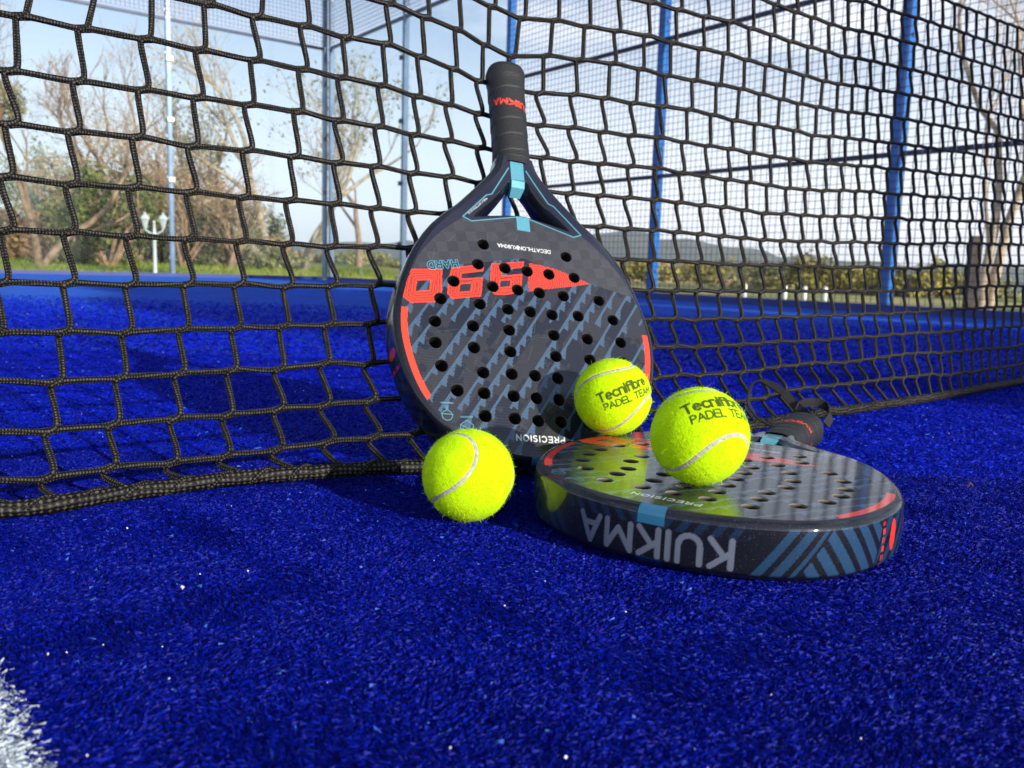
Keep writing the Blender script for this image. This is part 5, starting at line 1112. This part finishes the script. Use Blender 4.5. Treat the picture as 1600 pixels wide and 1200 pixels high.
# bare tree on the right
grow_tree('bare_tree', 'tall bare tree with pale forked trunk beyond the mesh fence', at_px(1548, 11.5), 9.0, .062, 94, M['bark_grey'], M['leaf_beige'], 1, .05, (-.02, 0, 1), .68, 6, .26, None, 2, .12)
wp = MB(); p = at_px(1518, 10.5); wp.bar(p, p + np.array([0, 0, .95]), .10, .10); wp.build('post_shaft', noisy('dark_timber', srgb(52, 46, 42), srgb(78, 70, 62), 6, .9), None)
o = bpy.data.objects['post_shaft']; o.name = 'wooden_post'; tag(o, 'dark square wooden post in front of the bare tree', 'post')
# low pale fence posts on the meadow
for k, px in enumerate((1165, 1228, 1259, 1291)):
    p = at_px(px, 13.6); fp = MB(); fp.lathe([(.0, .34), (.026, .335), (.03, .32), (.03, -.05)], (0, 0, 0), 10)
    o = fp.build('fence_post', M['white_paint'], None, True); o.location = tuple(p)
    tag(o, ['short white meadow post farthest left of the four', 'short white meadow post second from the left', 'short white meadow post third from the left', 'short white meadow post nearest the thick right post'][k], 'post', 'short white posts on the meadow')
# white garden lamp with two lanterns (about a metre tall)
LS = .68
lp = tag(empty('garden_lamp', tuple(at_px(243, 13.5))), 'white garden lamp post with two lanterns on the meadow', 'lamp')
mb = MB(); mb.lathe([(.11, 0), (.11, .05), (.07, .09), (.055, .16), (.038, .22), (.034, 1.05), (.05, 1.08), (.03, 1.12), (.02, 1.30), (.035, 1.33), (0, 1.36)], n=14); mb.build('column', M['white_paint'], lp, True)
mb = MB()
for s in (-1, 1): mb.tube([(0, 0, 1.05), (s * .10, 0, 1.10), (s * .17, 0, 1.14), (s * .19, 0, 1.20)], .018, 8)
mb.build('arm', M['white_paint'], lp, True)
lp.scale = (LS, LS, LS)
frost = noisy('frosted_glass', (.6, .6, .58), (.75, .75, .72), 5, .4)
for s in (-1, 1):
    mb = MB(); mb.lathe([(.035, 1.20), (.075, 1.36), (.085, 1.38)], (s * .19, 0, 0), 6); ln_ = mb.build('lantern', frost, lp)
    mb = MB(); mb.lathe([(.105, 1.38), (.06, 1.45), (.02, 1.48), (.015, 1.52), (0, 1.53)], (s * .19, 0, 0), 6); mb.build('lantern_roof', M['white_paint'], ln_)
# fuller wood behind the shrubs
for i, (px, d, rx, rz, n_, lf_, lab) in enumerate([
    (20, 46, 3.2, 5.2, 6000, 'leaf_grey', 'tall pale grey green tree at the left edge'), (92, 50, 2.6, 4.4, 4500, 'leaf_grey', 'pale grey green tree next to the tallest one'),
    (150, 34, 2.4, 3.0, 4200, 'leaf_brown', 'wide brown leafed tree behind the ivy bush'), (235, 36, 2.6, 3.6, 4600, 'leaf_brown', 'brown leafed tree directly behind the lamp post'),
    (300, 34, 2.2, 3.3, 4200, 'leaf_brown', 'brown leafed tree right of the thin wall post'), (365, 38, 2.4, 2.9, 4200, 'leaf_olive', 'olive brown tree left of the forked pale tree'),
    (30, 30, 1.6, 1.1, 2500, 'leaf_brown', 'low brown scrub at the left picture edge'), (90, 28, 1.5, .9, 2500, 'leaf_brown', 'low brown scrub left of the ivy bush'), (262, 25, 1.4, .9, 2500, 'leaf_olive', 'low olive scrub at the foot of the wall post'), (400, 30, 1.6, .9, 2500, 'leaf_brown', 'low brown scrub below the forked pale tree')]):
    bush('winter_tree', lab, at_px(px, d), rx, rx * .7, rz, n_, M[lf_], M['bark_brown'], 400 + i, .17, 'wood beyond the meadow', 'tree')

# meadow grass between the court and the shrubs
g = np.random.default_rng(77); n = 26000
az = np.radians(g.uniform(-38, -8, n)); d = 10.5 + 14 * g.uniform(0, 1, n) ** 1.3
X, Y = d * np.sin(az), d * np.cos(az); relc = np.stack([X, Y], 1) - CORNER; ok = ((relc @ SD) < -.45) | ((relc @ ED) < -.45); X, Y = X[ok], Y[ok]; n = len(X)
ln = g.uniform(.05, .16, n); an = g.uniform(0, 2 * np.pi, n); bend = g.normal(0, .5, (n, 2)) * ln[:, None]; wd = .012; zg = np.array([terrain_z(a_, b_) for a_, b_ in zip(X, Y)])
Vg = np.stack([np.stack([X - np.cos(an) * wd, Y - np.sin(an) * wd, zg - .01], 1), np.stack([X + np.cos(an) * wd, Y + np.sin(an) * wd, zg - .01], 1), np.stack([X + bend[:, 0], Y + bend[:, 1], zg + ln], 1)], 1).reshape(-1, 3)
tag(mesh_obj('meadow_grass', Vg, np.arange(3 * n).reshape(-1, 3), M['grass_blade']), 'short winter meadow grass outside the glass wall', 'grass', kind='stuff')


# unseen umbrella pine, added behind the court so its crown shades the middle
L_dir = np.array([math.cos(SUN_AZ), math.sin(SUN_AZ)]); A_dir = np.array([math.sin(SUN_AZ), -math.cos(SUN_AZ)])
pp_ = L_dir * 3.0 + A_dir * 13.0
pine = bush('added_shade_pine', 'unseen umbrella pine added behind the court end to shade the court', (pp_[0], pp_[1], 3.75), 1.65, 1.65, 1.55, 24000, M['leaf_olive'], M['bark_brown'], 301, .34, None, 'tree')
mb = MB(); mb.tube([(0, 0, -4.3), (.1, 0, -2.5), (.0, .1, -1.0), (0, 0, .4)], [.20, .17, .15, .11], 9); mb.build('trunk', M['bark_brown'], pine, True)

# air: pale haze over the whole place
hm = bpy.data.materials.new('haze_air'); hm.use_nodes = True; nt = hm.node_tree; nt.nodes.clear()
ho = N(nt, 'ShaderNodeOutputMaterial'); hv = N(nt, 'ShaderNodeVolumePrincipled'); hv.inputs['Color'].default_value = (.86, .92, 1.0, 1); hv.inputs['Density'].default_value = .0002; hv.inputs['Anisotropy'].default_value = 0.0
nt.links.new(hv.outputs[0], ho.inputs['Volume'])
hb = MB(); hb.box((-4000, -300, -40), (8000, 0, 0), (0, 4300, 0), (0, 0, 190)); tag(hb.build('haze', hm), 'pale haze in the air', 'haze', kind='stuff')
